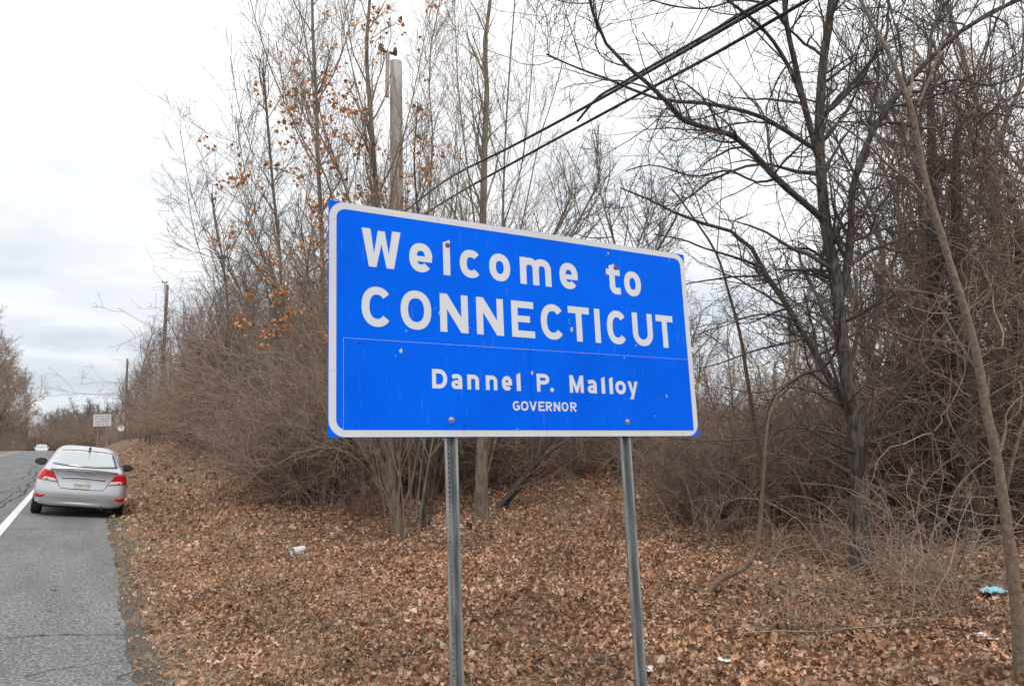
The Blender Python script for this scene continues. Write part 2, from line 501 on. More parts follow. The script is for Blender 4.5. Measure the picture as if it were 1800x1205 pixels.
# grey dirt and grit washed along the edge of the asphalt
ys_ = np.linspace(0, 60, 420); NV = 7
E0 = s_edge(ys_) - .03 + .05 * vnoise(ys_ * 6, 0, 41); E1 = s_edge(ys_) + .20 + .26 * vnoise(ys_ * 1.1, 2, 42) + .12 * vnoise(ys_ * 4, 2, 43)
XX = np.stack([E0 + (E1 - E0) * k / (NV - 1) for k in range(NV)], 1) + shift(ys_)[:, None]; YY = np.repeat(ys_[:, None], NV, 1)
ZZ = np.maximum(gz(XX, YY), zroad(XX, YY)) + .005
iv = (np.arange(len(ys_) - 1)[:, None] * NV + np.arange(NV - 1)[None]).ravel()
M['grit'] = mat('grit', (.055, .044, .036), .95, col2=(.19, .160, .135), scale=60, detail=6, bump=.9, bdist=.02)
verge = new_obj('dirt_verge', mesh_np('dirt_verge', np.stack([XX, YY, ZZ], -1).reshape(-1, 3), np.stack([iv, iv + 1, iv + NV + 1, iv + NV], 1)), None, M['grit'])
tag(verge, 'strip of grey dirt and grit along the asphalt edge', 'verge', kind='structure')
ribbon('edge_line', -1.17, -1.03, -40, 200, 300, .005, M['line_white'], road, ns=3)
ribbon('edge_line', -9.72, -9.60, -40, 200, 200, .005, M['line_white'], road, ns=3)
ribbon('centre_line', -5.32, -5.21, -40, 260, 220, .005, M['line_yellow'], road, ns=3)
ribbon('centre_line', -5.62, -5.51, -40, 260, 220, .005, M['line_yellow'], road, ns=3)

def crack(pts, w, parent, seed):
    """a jagged open crack as a thin dark strip just over the asphalt"""
    r = np.random.default_rng(seed)
    P = []
    for (a, b) in zip(pts[:-1], pts[1:]):
        n = max(2, int(math.dist(a, b) / .05))
        for k in range(n):
            t = k / n
            P.append((a[0] + (b[0] - a[0]) * t, a[1] + (b[1] - a[1]) * t))
    P = np.array(P)
    d = np.gradient(P, axis=0); d /= np.linalg.norm(d, axis=1)[:, None] + 1e-9
    nrm = np.stack([-d[:, 1], d[:, 0]], 1)
    wob = np.cumsum(r.normal(0, .012, len(P))); wob -= np.linspace(wob[0], wob[-1], len(P))
    P = P + nrm * wob[:, None]
    ww = w * np.clip(r.normal(1, .45, len(P)), .25, 2)
    A = P + nrm * ww[:, None] / 2; B = P - nrm * ww[:, None] / 2
    Vv = np.concatenate([np.c_[A, zroad(A[:, 0], A[:, 1]) + .0035], np.c_[B, zroad(B[:, 0], B[:, 1]) + .0035]])
    n = len(P); i = np.arange(n - 1)
    new_obj('crack', mesh_np('crack', Vv, np.stack([i, i + 1, i + n + 1, i + n], 1), False), parent, M['crack'])
def gxy(px, py):
    p, _ = gpt(px, py); return (p[0], p[1])
def flat(px, py):
    r = ray(px, py)
    p = EYE + r * (-EYE[2] / r[2]); p = EYE + r * ((zroad(p[0], p[1]) - EYE[2]) / r[2]); return (p[0], p[1])
crack([flat(-40, 1126), flat(60, 1118), flat(125, 1116), flat(245, 1115)], .014, shoulder, 1)
crack([flat(-20, 932), flat(60, 929), flat(150, 929), flat(208, 931)], .02, shoulder, 2)
crack([flat(40, 1190), flat(150, 1170), flat(240, 1158)], .006, shoulder, 12)
crack([flat(-6, 893), flat(12, 880), flat(30, 868), flat(44, 855), flat(56, 842), flat(60, 828)], .035, road, 3)
crack([flat(0, 885), flat(10, 872), flat(28, 862), flat(36, 852)], .02, road, 4)
crack([flat(20, 846), flat(40, 835), flat(50, 826), flat(62, 818)], .025, road, 5)
crack([flat(44, 855), flat(58, 850)], .02, road, 6)
crack([flat(0, 866), flat(20, 856), flat(44, 855)], .018, road, 7)

# ------------------------------------------------------------------ bare wood generator
class Tubes:
    def __init__(s):
        s.V = []; s.F = []; s.n = 0
    def add(s, P, R, sides):
        P = np.asarray(P, float); R = np.asarray(R, float)
        if P.ndim == 2: P = P[None]; R = R[None]
        if len(P) == 0: return
        Mn, K, _ = P.shape
        T = np.gradient(P, axis=1); T /= np.linalg.norm(T, axis=2, keepdims=True) + 1e-12
        mz = np.abs(T[:, :, 2]).max(1) < .95
        ref = np.where(mz[:, None], np.array([[0, 0, 1.]]), np.array([[1., 0, 0]]))[:, None, :]
        ref = np.where(mz[:, None, None], ref, np.array([[[.93, .36, 0]]]))
        A = np.cross(T, ref); A /= np.linalg.norm(A, axis=2, keepdims=True) + 1e-12
        B = np.cross(T, A)
        an = np.arange(sides) * 2 * np.pi / sides
        ring = P[:, :, None, :] + R[:, :, None, None] * (np.cos(an)[None, None, :, None] * A[:, :, None, :] + np.sin(an)[None, None, :, None] * B[:, :, None, :])
        s.V.append(ring.reshape(-1, 3))
        b = s.n + (np.arange(Mn)[:, None, None] * K + np.arange(K - 1)[None, :, None]) * sides
        k = np.arange(sides)[None, None, :]; k2 = (k + 1) % sides
        s.F.append(np.stack([b + k, b + k2, b + sides + k2, b + sides + k], -1).reshape(-1, 4))
        s.n += Mn * K * sides
    def obj(s, name, m, parent=None, origin=(0, 0, 0)):
        return new_obj(name, mesh_np(name, np.concatenate(s.V) - np.asarray(origin), np.concatenate(s.F)), parent, m)
    def mesh(s, name, origin=(0, 0, 0)):
        return mesh_np(name, np.concatenate(s.V) - np.asarray(origin), np.concatenate(s.F))

def smooth_path(pts, K):
    pts = np.asarray(pts, float)
    n = len(pts)
    ext = np.vstack([2 * pts[0] - pts[1], pts, 2 * pts[-1] - pts[-2]])
    seg = np.r_[0, np.cumsum(np.linalg.norm(np.diff(pts, axis=0), axis=1))]
    u = np.linspace(0, seg[-1], K)
    out = np.empty((K, 3))
    for q, x in enumerate(u):
        i = min(int(np.searchsorted(seg, x, 'right')) - 1, n - 2); i = max(i, 0)
        t = (x - seg[i]) / max(1e-9, seg[i + 1] - seg[i])
        p0, p1, p2, p3 = ext[i], ext[i + 1], ext[i + 2], ext[i + 3]
        out[q] = .5 * ((2 * p1) + (-p0 + p2) * t + (2 * p0 - 5 * p1 + 4 * p2 - p3) * t * t + (-p0 + 3 * p1 - 3 * p2 + p3) * t ** 3)
    return out
def norm(a):
    return a / (np.linalg.norm(a, axis=-1, keepdims=True) + 1e-12)

def sprout(P, R, per_m, t0, t1, length, ang, up, K, curl, r, rr=.6, rmin=.0015, lmul=None, endr=None, tpow=1.0):
    """side branches along the parent paths P (M,K,3) with radii R (M,K)"""
    Mn, Kp, _ = P.shape
    L = np.linalg.norm(np.diff(P, axis=1), axis=2).sum(1)
    cnt = r.poisson(np.maximum(L * per_m * (t1 - t0), 0))
    idx = np.repeat(np.arange(Mn), cnt)
    if len(idx) == 0:
        return np.zeros((0, K, 3)), np.zeros((0, K))
    t = t0 + (t1 - t0) * r.random(len(idx)) ** tpow
    f = t * (Kp - 1); i0 = np.minimum(f.astype(int), Kp - 2); w = (f - i0)[:, None]
    S = P[idx, i0] * (1 - w) + P[idx, i0 + 1] * w
    T = norm(P[idx, i0 + 1] - P[idx, i0])
    pr = R[idx, i0] * (1 - w[:, 0]) + R[idx, i0 + 1] * w[:, 0]
    q = r.normal(size=(len(idx), 3)); q = norm(q - (q * T).sum(1, keepdims=True) * T)
    a = np.radians(r.normal(ang[0], ang[1], len(idx)))[:, None]
    d = norm(T * np.cos(a) + q * np.sin(a))
    Ln = length * r.uniform(.45, 1.25, len(idx)) * (1 - .55 * t)
    if lmul is not None: Ln = Ln * lmul[idx]
    pts = [S]
    st = (Ln / (K - 1))[:, None]
    p = S
    bend = r.normal(size=(len(idx), 3)) * curl * .6
    for k in range(K - 1):
        d = norm(d + bend + r.normal(size=d.shape) * curl + np.array([0, 0, up]))
        p = p + d * st
        pts.append(p)
    r0 = np.maximum(np.minimum(pr * rr, Ln * .02 + rmin), rmin)
    r1 = np.full(len(idx), rmin) if endr is None else np.full(len(idx), endr)
    Rr = r0[:, None] * (1 - np.linspace(0, 1, K)) + np.minimum(r1, r0)[:, None] * np.linspace(0, 1, K)
    return np.stack(pts, 1), Rr

def stackpaths(paths, K=14):
    return np.stack([smooth_path(p, K) for p, _, _ in paths]), np.stack([a + (b - a) * np.linspace(0, 1, K) for _, a, b in paths])
def px_path(pts, d0, d1):
    n = len(pts)
    return [at(x, y, d0 + (d1 - d0) * i / max(1, n - 1)) for i, (x, y) in enumerate(pts)]

def wood(name, label, base, trunk, limbs, bark, twig, levels, seed, cat='tree', group=None, trunk_sides=12, flare=1.5, knots=0.0):
    """trunk (pts,r0,r1); limbs [(pts,r0,r1)] ; levels: list of dicts for sprout. Parts: trunk, limb..., crown"""
    r = np.random.default_rng(seed)
    root = empty(name, tuple(base))
    tag(root, label, cat, group)
    tb = Tubes()
    K = 26
    P = smooth_path(trunk[0], K)
    R = trunk[1] + (trunk[2] - trunk[1]) * np.linspace(0, 1, K) ** .9
    R = R * (1 + (flare - 1) * np.exp(-np.linspace(0, 1, K) * 14))
    R = R * (1 + .05 * r.normal(size=K))
    tb.add(P, R, trunk_sides)
    tb.obj('trunk', bark, root, base)
    for l in limbs:
        t2 = Tubes()
        p, q = stackpaths([l], 14)
        t2.add(p, q * (1 + .06 * r.normal(size=q.shape)), 7)
        t2.obj('limb', bark, root, base)
    allp = [(trunk[0], trunk[1], trunk[2])] + limbs
    PP, RR = stackpaths(allp, 14)
    cr = Tubes()
    tips = []
    for lv in levels:
        lv = dict(lv); sides = lv.pop('sides', 3); keep = lv.pop('keep', False)
        c, cr_ = sprout(PP, RR, r=r, **lv)
        cr.add(c, cr_, sides)
        if keep:
            PP = np.concatenate([PP, c]) if PP.shape[1] == c.shape[1] else c
            RR = np.concatenate([RR, cr_]) if RR.shape[1] == cr_.shape[1] else cr_
        else:
            PP, RR = c, cr_
        tips.append(c)
    cr.obj('crown', twig, root, base)
    return root, tips

def leaf_cloud(name, pos, size, m, parent, origin, r, hang=True):
    n = len(pos)
    k = 6
    an = np.arange(k) * 2 * np.pi / k
    rad = np.array([1, .55, .95, .5, .9, .55])
    loc = np.stack([np.cos(an) * rad, np.sin(an) * rad, r.normal(0, .22, k)], 1)
    A = norm(r.normal(size=(n, 3)))
    B = norm(np.cross(A, r.normal(size=(n, 3)))); C = np.cross(A, B)
    s = size * r.uniform(.6, 1.3, n)
    zr = r.normal(0, .3, (n, k))
    Vv = pos[:, None, :] + s[:, None, None] * (loc[None, :, 0:1] * A[:, None] + loc[None, :, 1:2] * B[:, None] + (loc[None, :, 2:3] + zr[:, :, None]) * C[:, None])
    b = np.arange(n)[:, None] * k
    F = np.concatenate([np.stack([b[:, 0], b[:, 0] + 1, b[:, 0] + 2], 1), np.stack([b[:, 0], b[:, 0] + 2, b[:, 0] + 4], 1),
                        np.stack([b[:, 0] + 2, b[:, 0] + 3, b[:, 0] + 4], 1), np.stack([b[:, 0], b[:, 0] + 4, b[:, 0] + 5], 1)])
    return new_obj(name, mesh_np(name, Vv.reshape(-1, 3) - np.asarray(origin), F, False), parent, m)

# ------------------------------------------------------------------ lettering (drawn as strokes, like highway lettering)
def stroke(pts, s, closed=False):
    """flat ribbon of width s along pts -> list of quads [(4 pts)]"""
    p = [np.array(q, float) for q in pts]
    n = len(p)
    L, Rr = [], []
    for i in range(n):
        if closed:
            a, b = p[(i - 1) % n], p[(i + 1) % n]
        else:
            a, b = p[max(i - 1, 0)], p[min(i + 1, n - 1)]
        d1 = p[i] - a; d2 = b - p[i]
        if np.linalg.norm(d1) < 1e-9: d1 = d2
        if np.linalg.norm(d2) < 1e-9: d2 = d1
        d1 = d1 / np.linalg.norm(d1); d2 = d2 / np.linalg.norm(d2)
        t = d1 + d2; t /= np.linalg.norm(t)
        nn = np.array([-t[1], t[0]])
        k = 1 / max(.35, abs(nn @ np.array([-d1[1], d1[0]])))
        L.append(p[i] + nn * s / 2 * k); Rr.append(p[i] - nn * s / 2 * k)
    return L + Rr[::-1] if not closed else (L, Rr)
def arc(cx, cz, rx, rz, a0, a1, n=20, e=2.25):
    out = []
    for i in range(n + 1):
        a = math.radians(a0 + (a1 - a0) * i / n)
        c, s_ = math.cos(a), math.sin(a)
        out.append((cx + rx * math.copysign(abs(c) ** (2 / e), c), cz + rz * math.copysign(abs(s_) ** (2 / e), s_)))
    return out
def glyph(ch, w, h, s):
    """list of outlines (polygons, or ('ring', outer, inner)) in a box w x h (h = cap or x height)"""
    r = s / 2
    O = []
    st = lambda pts, ww=s: O.append(stroke(pts, ww))
    if ch in 'Oo0':
        O.append(('ring',) + stroke(arc(w / 2, h / 2, w / 2 - r, h / 2 - r, 0, 354, 36), s, True))
    elif ch in 'Cc':
        a = 40 if ch == 'C' else 44
        st(arc(w / 2, h / 2, w / 2 - r, h / 2 - r, a, 360 - a, 26))
    elif ch == 'G':
        st(arc(w / 2, h / 2, w / 2 - r, h / 2 - r, 42, 335, 26)); st([(w * .52, h * .47), (w - r * .4, h * .47)], s * .9); st([(w - r, h * .47), (w - r, h * .12)])
    elif ch == 'e':
        st(arc(w / 2, h / 2, w / 2 - r, h / 2 - r, -2, 318, 28)); st([(s * .6, h * .46), (w - .02 * w, h * .46)], s * .72)
    elif ch == 'W':
        k = s * 1.12
        O.append([(0, h), (k, h), (w * .31, h * .36), (w * .41, h * .97), (w * .59, h * .97), (w * .69, h * .36), (w - k, h), (w, h),
                  (w * .82, 0), (w * .63, 0), (w * .5, h * .62), (w * .37, 0), (w * .18, 0)])
    elif ch == 'N':
        O.append([(0, 0), (s, 0), (s, h * .60), (w - s * 1.05, 0), (w, 0), (w, h), (w - s, h), (w - s, h * .40), (s * 1.05, h), (0, h)])
    elif ch == 'M':
        O.append([(0, 0), (s, 0), (s, h * .52), (w * .43, 0), (w * .57, 0), (w - s, h * .52), (w - s, 0), (w, 0), (w, h), (w - s * 1.1, h), (w / 2, h * .36), (s * 1.1, h), (0, h)])
    elif ch == 'E':
        O.append([(0, 0), (w, 0), (w, s * .95), (s, s * .95), (s, h * .42), (w * .80, h * .42), (w * .80, h * .42 + s * .9), (s, h * .42 + s * .9), (s, h - s * .95), (w * .97, h - s * .95), (w * .97, h), (0, h)])
    elif ch == 'F':
        O.append([(0, 0), (s, 0), (s, h * .42), (w * .8, h * .42), (w * .8, h * .42 + s), (s, h * .42 + s), (s, h - s), (w, h - s), (w, h), (0, h)])
    elif ch == 'T':
        O.append([(w / 2 - r, 0), (w / 2 + r, 0), (w / 2 + r, h - s), (w, h - s), (w, h), (0, h), (0, h - s), (w / 2 - r, h - s)])
    elif ch == 'I':
        O.append([(0, 0), (w, 0), (w, h), (0, h)])
    elif ch == 'l':
        O.append([(0, 0), (w, 0), (w, h), (0, h - w * .45)])
    elif ch == 'L':
        O.append([(0, 0), (w, 0), (w, s), (s, s), (s, h), (0, h)])
    elif ch == 'H':
        O.append([(0, 0), (s, 0), (s, h * .42), (w - s, h * .42), (w - s, 0), (w, 0), (w, h), (w - s, h), (w - s, h * .42 + s), (s, h * .42 + s), (s, h), (0, h)])
    elif ch == 'A':
        st([(r, 0), (w / 2, h)]); st([(w / 2, h), (w - r, 0)]); st([(w * .22, h * .28), (w * .78, h * .28)], s * .8)
    elif ch == 'U':
        st([(r, h)] + arc(w / 2, w / 2, w / 2 - r, w / 2 - r, 180, 360, 18, 2) + [(w - r, h)])
    elif ch == 'V':
        O.append([(0, h), (s * 1.1, h), (w / 2, h * .3), (w - s * 1.1, h), (w, h), (w / 2 + s * .55, 0), (w / 2 - s * .55, 0)])
    elif ch == 'D':
        st([(r, 0), (r, h)])
        st([(s * .5, h - r)] + [(w * .42, h - r)] + arc(w * .42, h / 2, w * .58 - r, h / 2 - r, 84, -84, 16) + [(w * .42, r), (s * .5, r)])
    elif ch in 'PRB':
        st([(r, 0), (r, h)])
        st([(s * .5, h - r), (w * .5, h - r)] + arc(w * .5, h * .70, w * .5 - r, h * .30 - r, 84, -84, 12) + [(w * .5, h * .40 + r), (s * .5, h * .40 + r)])
        if ch == 'R': st([(w * .42, h * .42), (w - r, 0)])
        if ch == 'B': st([(s * .5, r), (w * .5, r)] + arc(w * .5, h * .26, w * .5 - r, h * .26 - r, -84, 84, 12))
    elif ch == 'S':
        st(arc(w / 2, h * .72, w / 2 - r, h * .28 - r, 25, 250, 12) + arc(w / 2, h * .28, w / 2 - r, h * .28 - r, 70, -155, 12))
    elif ch == 'Y':
        st([(r, h), (w / 2, h * .45)]); st([(w - r, h), (w / 2, h * .45)]); st([(w / 2, h * .5), (w / 2, 0)])
    elif ch == '8':
        st(arc(w / 2, h * .74, w / 2 - r * 1.2, h * .26 - r, 0, 360, 16)); st(arc(w / 2, h * .27, w / 2 - r, h * .27 - r, 0, 360, 16))
    elif ch == '6':
        st(arc(w / 2, h * .3, w / 2 - r, h * .3 - r, 0, 360, 16)); st([(r, h * .3), (r, h * .6), (w * .4, h - r), (w * .9, h - r)])
    elif ch == 'n':
        st([(r, 0), (r, h)]); st([(r, h * .55)] + arc(w / 2, h * .60, w / 2 - r, h * .40 - r, 165, 0, 14) + [(w - r, 0)])
    elif ch == 'm':
        hw = (w + s) / 2
        st([(r, 0), (r, h)])
        st([(r, h * .55)] + arc(hw / 2, h * .60, hw / 2 - r, h * .40 - r, 165, 0, 14) + [(hw - r, 0)])
        st([(hw - r, h * .55)] + arc(w - hw / 2, h * .60, hw / 2 - r, h * .40 - r, 165, 0, 14) + [(w - r, 0)])
    elif ch == 'a':
        st([(w * .10, h * .80)] + arc(w / 2, h * .66, w / 2 - r, h * .34 - r, 120, 0, 12) + [(w - r, 0)])
        O.append(('ring',) + stroke(arc(w * .48, h * .295, w * .48 - r, h * .295 - r * .85, 0, 345, 24), s * .86, True))
    elif ch == 't':
        k = w * .42
        O.append([(k - r, h * .25), (k + r, h * .25), (k + r, h * 1.0), (k - r, h * .93)])
        st([(k, h * .26)] + arc(k + w * .30, h * .26, w * .30, h * .26 - r, 180, 275, 10) + [(w, r * 1.1)])
        O.append([(0, h * .62), (w, h * .62), (w, h * .62 + s * .9), (0, h * .62 + s * .9)])
    elif ch == 'y':
        O.append([(0, h), (s * 1.15, h), (w * .5, h * .33), (w - s * 1.1, h), (w, h), (w * .50, -h * .36), (w * .17, -h * .36), (w * .36, 0)])
    elif ch == '.':
        O.append(arc(w / 2, w / 2, w / 2, w / 2, 0, 350, 16, 2))
    return O
def letter(ch, x, z, w, h, s, front, depth, m, parent, name='letter', mb=None):
    own = mb is None
    mb = mb or MB()
    for i, o in enumerate(glyph(ch, w, h, s)):
        y0 = front - depth - i * .00025
        if isinstance(o, tuple):
            Lr, Rr = o[1], o[2]
            n = len(Lr); b = len(mb.v)
            for ring in (Lr, Rr):
                for yy in (y0, front):
                    mb.v += [(x + q[0], yy, z + q[1]) for q in ring]
            for k in range(n):
                j = (k + 1) % n
                mb.f.append((b + k, b + j, b + 2 * n + j, b + 2 * n + k))
                mb.f.append((b + k, b + n + k, b + n + j, b + j))
                mb.f.append((b + 2 * n + k, b + 2 * n + j, b + 3 * n + j, b + 3 * n + k))
        else:
            n = len(o)
            # ribbons as quads so that concave shapes fill correctly
            if ch in 'WNMEFTILlHVyt.' and not (ch == 't' and i == 1):
                mb.prism([(x + q[0], z + q[1]) for q in o], y0, front)
            else:
                b = len(mb.v); hN = n // 2
                mb.v += [(x + q[0], y0, z + q[1]) for q in o] + [(x + q[0], front, z + q[1]) for q in o]
                for k in range(hN - 1):
                    mb.f.append((b + k, b + k + 1, b + n - 2 - k, b + n - 1 - k))
                for k in range(n):
                    j = (k + 1) % n
                    mb.f.append((b + k, b + n + k, b + n + j, b + j))
    if own:
        return mb.build(name, m, parent)
    return mb

# ------------------------------------------------------------------ welcome sign
SQ = np.array([2.26564, 3.80767, 2.14245])
a_, b_, c_ = math.radians(1.285), math.radians(-4.216), math.radians(-.196)
SR = Matrix.Rotation(a_, 3, 'Z') @ Matrix.Rotation(b_, 3, 'X') @ Matrix.Rotation(c_, 3, 'Y')
DROP = 2.30                                    # base of the sign below its centre
sbase = Vector(SQ) + SR @ Vector((0, 0, -DROP))
sign = empty('welcome_sign', sbase)
sign.rotation_euler = SR.to_euler()
tag(sign, 'large blue welcome sign with white lettering on two steel posts', 'sign')
HW, HH = 1.22, .61
def rrect(x0, x1, z0, z1, r, n=8):
    o = []
    for cx, cz, a0 in ((x1 - r, z0 + r, -90), (x1 - r, z1 - r, 0), (x0 + r, z1 - r, 90), (x0 + r, z0 + r, 180)):
        for k in range(n + 1):
            a = math.radians(a0 + 90 * k / n); o.append((cx + r * math.cos(a), cz + r * math.sin(a)))
    return o
mb = MB(); mb.prism([(x, z + DROP) for x, z in ((-HW, -HH), (HW, -HH), (HW, HH), (-HW, HH))], 0, .010)
panel = mb.build('panel', M['sign_blue'], sign)
oo, inn = rrect(-HW + .001, HW - .001, -HH + .001, HH - .001, .085), rrect(-HW + .039, HW - .039, -HH + .037, HH - .037, .05)
mb = MB(); n = len(oo)
mb.v = [(x, -.0012, z + DROP) for x, z in oo] + [(x, -.0012, z + DROP) for x, z in inn] + [(x, 0, z + DROP) for x, z in oo] + [(x, 0, z + DROP) for x, z in inn]
for k in range(n):
    j = (k + 1) % n
    mb.f += [(k, j, n + j, n + k), (k, 2 * n + k, 2 * n + j, j), (n + k, n + j, 3 * n + j, 3 * n + k)]
border = mb.build('border', M['sign_border'], panel)
# seams in the border tape
for sx, sz, w_, h_ in ((-.60, HH - .019, .002, .036), (.42, HH - .019, .002, .036), (-HW + .02, .30, .036, .002), (-HW + .02, -.28, .036, .002),
                       (.05, -HH + .019, .002, .035), (1.08, -HH + .019, .002, .035), (HW - .02, -.11, .036, .002), (-HW + .02, .51, .036, .002)):
    mb = MB(); mb.box((sx, -.0014, sz + DROP), (w_ * 1.3, .0007, h_)); mb.build('tape_seam', M['bare_metal'], border)
# lower overlay plates, their top edges bare
for x0, x1 in ((-1.144, -.046), (-.043, 1.178)):
    mb = MB(); mb.prism([(x, z + DROP) for x, z in ((x0, -.573), (x1, -.573), (x1, -.112), (x0, -.112))], -.0035, -.0005)
    ov = mb.build('overlay_plate', M['sign_blue_overlay'], sign)
    mb = MB()
    mb.box(((x0 + x1) / 2, -.0018, -.1112 + DROP), (x1 - x0, .0038, .0014))
    if x0 < -1: mb.box((x0 - .0007, -.0018, -.342 + DROP), (.0012, .0038, .46))
    mb.build('bare_edge', M['bare_metal'], ov)
    if x0 < -1: ovL = ov
    else: ovR = ov
ROW1 = [('W', -1.046, .218), ('e', -.779, .136), ('l', -.577, .042), ('c', -.475, .140), ('o', -.287, .138), ('m', -.082, .217), ('e', .196, .134), ('t', .550, .108), ('o', .690, .136)]
for ch, x, w_ in ROW1:
    h_ = {'W': .208, 'l': .205, 't': .198}.get(ch, .164)
    letter(ch, x, .278 + DROP, w_, h_, .043, 0, .0012, M['sign_letter'], panel)
ROW2 = [('C', -1.048, .168), ('O', -.833, .177), ('N', -.604, .171), ('N', -.380, .173), ('E', -.153, .155), ('C', .046, .168), ('T', .242, .155), ('I', .437, .041),
        ('C', .531, .158), ('U', .733, .163), ('T', .928, .143)]
for ch, x, w_ in ROW2:
    letter(ch, x, -.042 + DROP, w_, .214, .042, 0, .0012, M['sign_letter'], panel)
ROW3 = [('D', -.661, .088), ('a', -.549, .066), ('n', -.452, .072), ('n', -.337, .072), ('e', -.235, .066), ('l', -.139, .026), ('P', -.004, .086), ('.', .086, .025),
        ('M', .224, .100), ('a', .352, .068), ('l', .457, .026), ('l', .517, .026), ('o', .563, .080), ('y', .658, .081)]
for ch, x, w_ in ROW3:
    h_ = .104 if ch in 'DPMl' else .082
    letter(ch, x, -.3535 + DROP, w_, h_, .0225, -.0035, .0012, M['sign_letter'], ovL if x < -.05 else ovR)
ROW4 = [('G', -.170, .046), ('O', -.117, .049), ('V', -.061, .050), ('E', 0, .042), ('R', .050, .043), ('N', .104, .045), ('O', .159, .047), ('R', .220, .045)]
for ch, x, w_ in ROW4:
    letter(ch, x, -.4645 + DROP, w_, .054, .0105, -.0035, .0012, M['sign_letter'], ovL if x < -.05 else ovR)
def dome(c, r, h, m, name, parent, seg=10):
    mb = MB(); b = 0
    rings = 3
    for i in range(rings):
        rr = r * math.cos(i / rings * math.pi / 2); yy = -h * math.sin(i / rings * math.pi / 2)
        for k in range(seg):
            a = 2 * math.pi * k / seg; mb.v.append((c[0] + rr * math.cos(a), c[1] + yy, c[2] + rr * math.sin(a)))
    mb.v.append((c[0], c[1] - h, c[2]))
    for i in range(rings - 1):
        for k in range(seg):
            j = (k + 1) % seg; mb.f.append((i * seg + k, i * seg + j, (i + 1) * seg + j, (i + 1) * seg + k))
    for k in range(seg): mb.f.append(((rings - 1) * seg + k, (rings - 1) * seg + (k + 1) % seg, rings * seg))
    return mb.build(name, m, parent, True)
for x, z, rusty in ((-.549, .452, 1), (.626, .453, 1), (-.554, -.519, 0), (.638, -.521, 0)):
    f = -.0012 if rusty else -.0035
    par = panel if rusty else (ovL if x < 0 else ovR)
    bo = dome((x, f - .002, z + DROP), .0135, .009, M['rust'] if rusty else M['bolt'], 'bolt', par)
    mb = MB(); mb.tube([(x, f + .001, z + DROP), (x, f - .0022, z + DROP)], .017 if not rusty else .014, 14)
    mb.build('washer', M['rust'] if rusty else M['bolt'], par)
    if rusty:
        bo['label'] = 'rusty bolt head'
        mb = MB(); mb.prism([(x - .005, z - .012 + DROP), (x - .003, z - .10 + DROP), (x + .002, z - .11 + DROP), (x + .004, z - .012 + DROP)], -.0016, -.0013)
for x, z in ((-1.06, -.134), (-.467, -.119), (-.036, -.119), (.467, -.119), (1.104, -.144), (-1.08, -.551), (-.478, -.55), (-.031, -.554), (.496, -.555), (1.095, -.548)):
    dome((x, -.0035, z + DROP), .0055, .0025, M['dark'], 'rivet', ovL if x < -.045 else ovR, 8)
# dents and chips where the sheeting has flaked to bare metal
rr_ = random.Random(5)
for x, z, r_, f in ((-.836, -.163, .013, 1), (-.034, -.244, .013, 1), (.262, .028, .018, 0), (.969, -.356, .010, 1), (-.607, .058, .010, 0), (.577, .542, .009, 0), (-.803, -.053, .006, 0),
                    (.543, -.262, .006, 1), (-.149, -.568, .005, 1), (.646, -.124, .005, 1), (.75, -.040, .006, 0), (.861, -.487, .004, 1), (.245, .085, .004, 0), (.247, .066, .004, 0),
                    (-.63, .085, .003, 0), (-.424, -.01, .003, 0), (-.40, .02, .002, 0), (.03, -.30, .003, 1), (.025, -.31, .003, 1), (-.866, -.19, .004, 1), (.556, .525, .004, 0), (1.09, .56, .003, 0), (1.09, .545, .003, 0)):
    ff = -.0035 if f else 0
    k = 9
    o = [(x + r_ * rr_.uniform(.55, 1.1) * math.cos(2 * math.pi * i / k) * .8, z + DROP + r_ * rr_.uniform(.6, 1.2) * math.sin(2 * math.pi * i / k)) for i in range(k)]
    mb = MB(); mb.prism(o, ff - .0016, ff); mb.build('chip', M['bare_metal'], panel if not f else (ovL if x < -.045 else ovR))
def u_post(x0):
    """rolled hat-section post with punched holes, open side forward"""
    z0, z1 = -.35, DROP + .57
    prof = [(-.0385, .0), (-.0265, .0), (-.0185, .036), (-.0045, .036), (.0045, .036), (.0185, .036), (.0265, .0), (.0385, .0)]
    zs = [z0]
    z = z0 + .02; holes = []
    while z < z1 - .03:
        zs += [z, z + .0095]; holes.append(len(zs) - 2); z += .0254
    zs.append(z1)
    v = [(x0 + px_, .0135 + py_, zz_) for zz_ in zs for px_, py_ in prof]
    f = []
    for i in range(len(zs) - 1):
        for j in range(7):
            if j == 3 and i in holes: continue
            b = i * 8 + j
            f.append((b, b + 1, b + 9, b + 8))
    me = bpy.data.meshes.new('post'); me.from_pydata(v, [], f); me.update()
    o = new_obj('post', me, sign, M['steel'])
    md = o.modifiers.new('steel', 'SOLIDIFY'); md.thickness = .0032; md.offset = 1
    for zz_ in (1.22, .30, 1.24 - .62):
        for sx in (-.033, .033):
            mbb = MB(); mbb.tube([(x0 + sx, .0135, zz_), (x0 + sx, .006, zz_)], .006, 6); mbb.build('splice_bolt', M['bolt'], o)
    return o
u_post(-.551); u_post(.627)

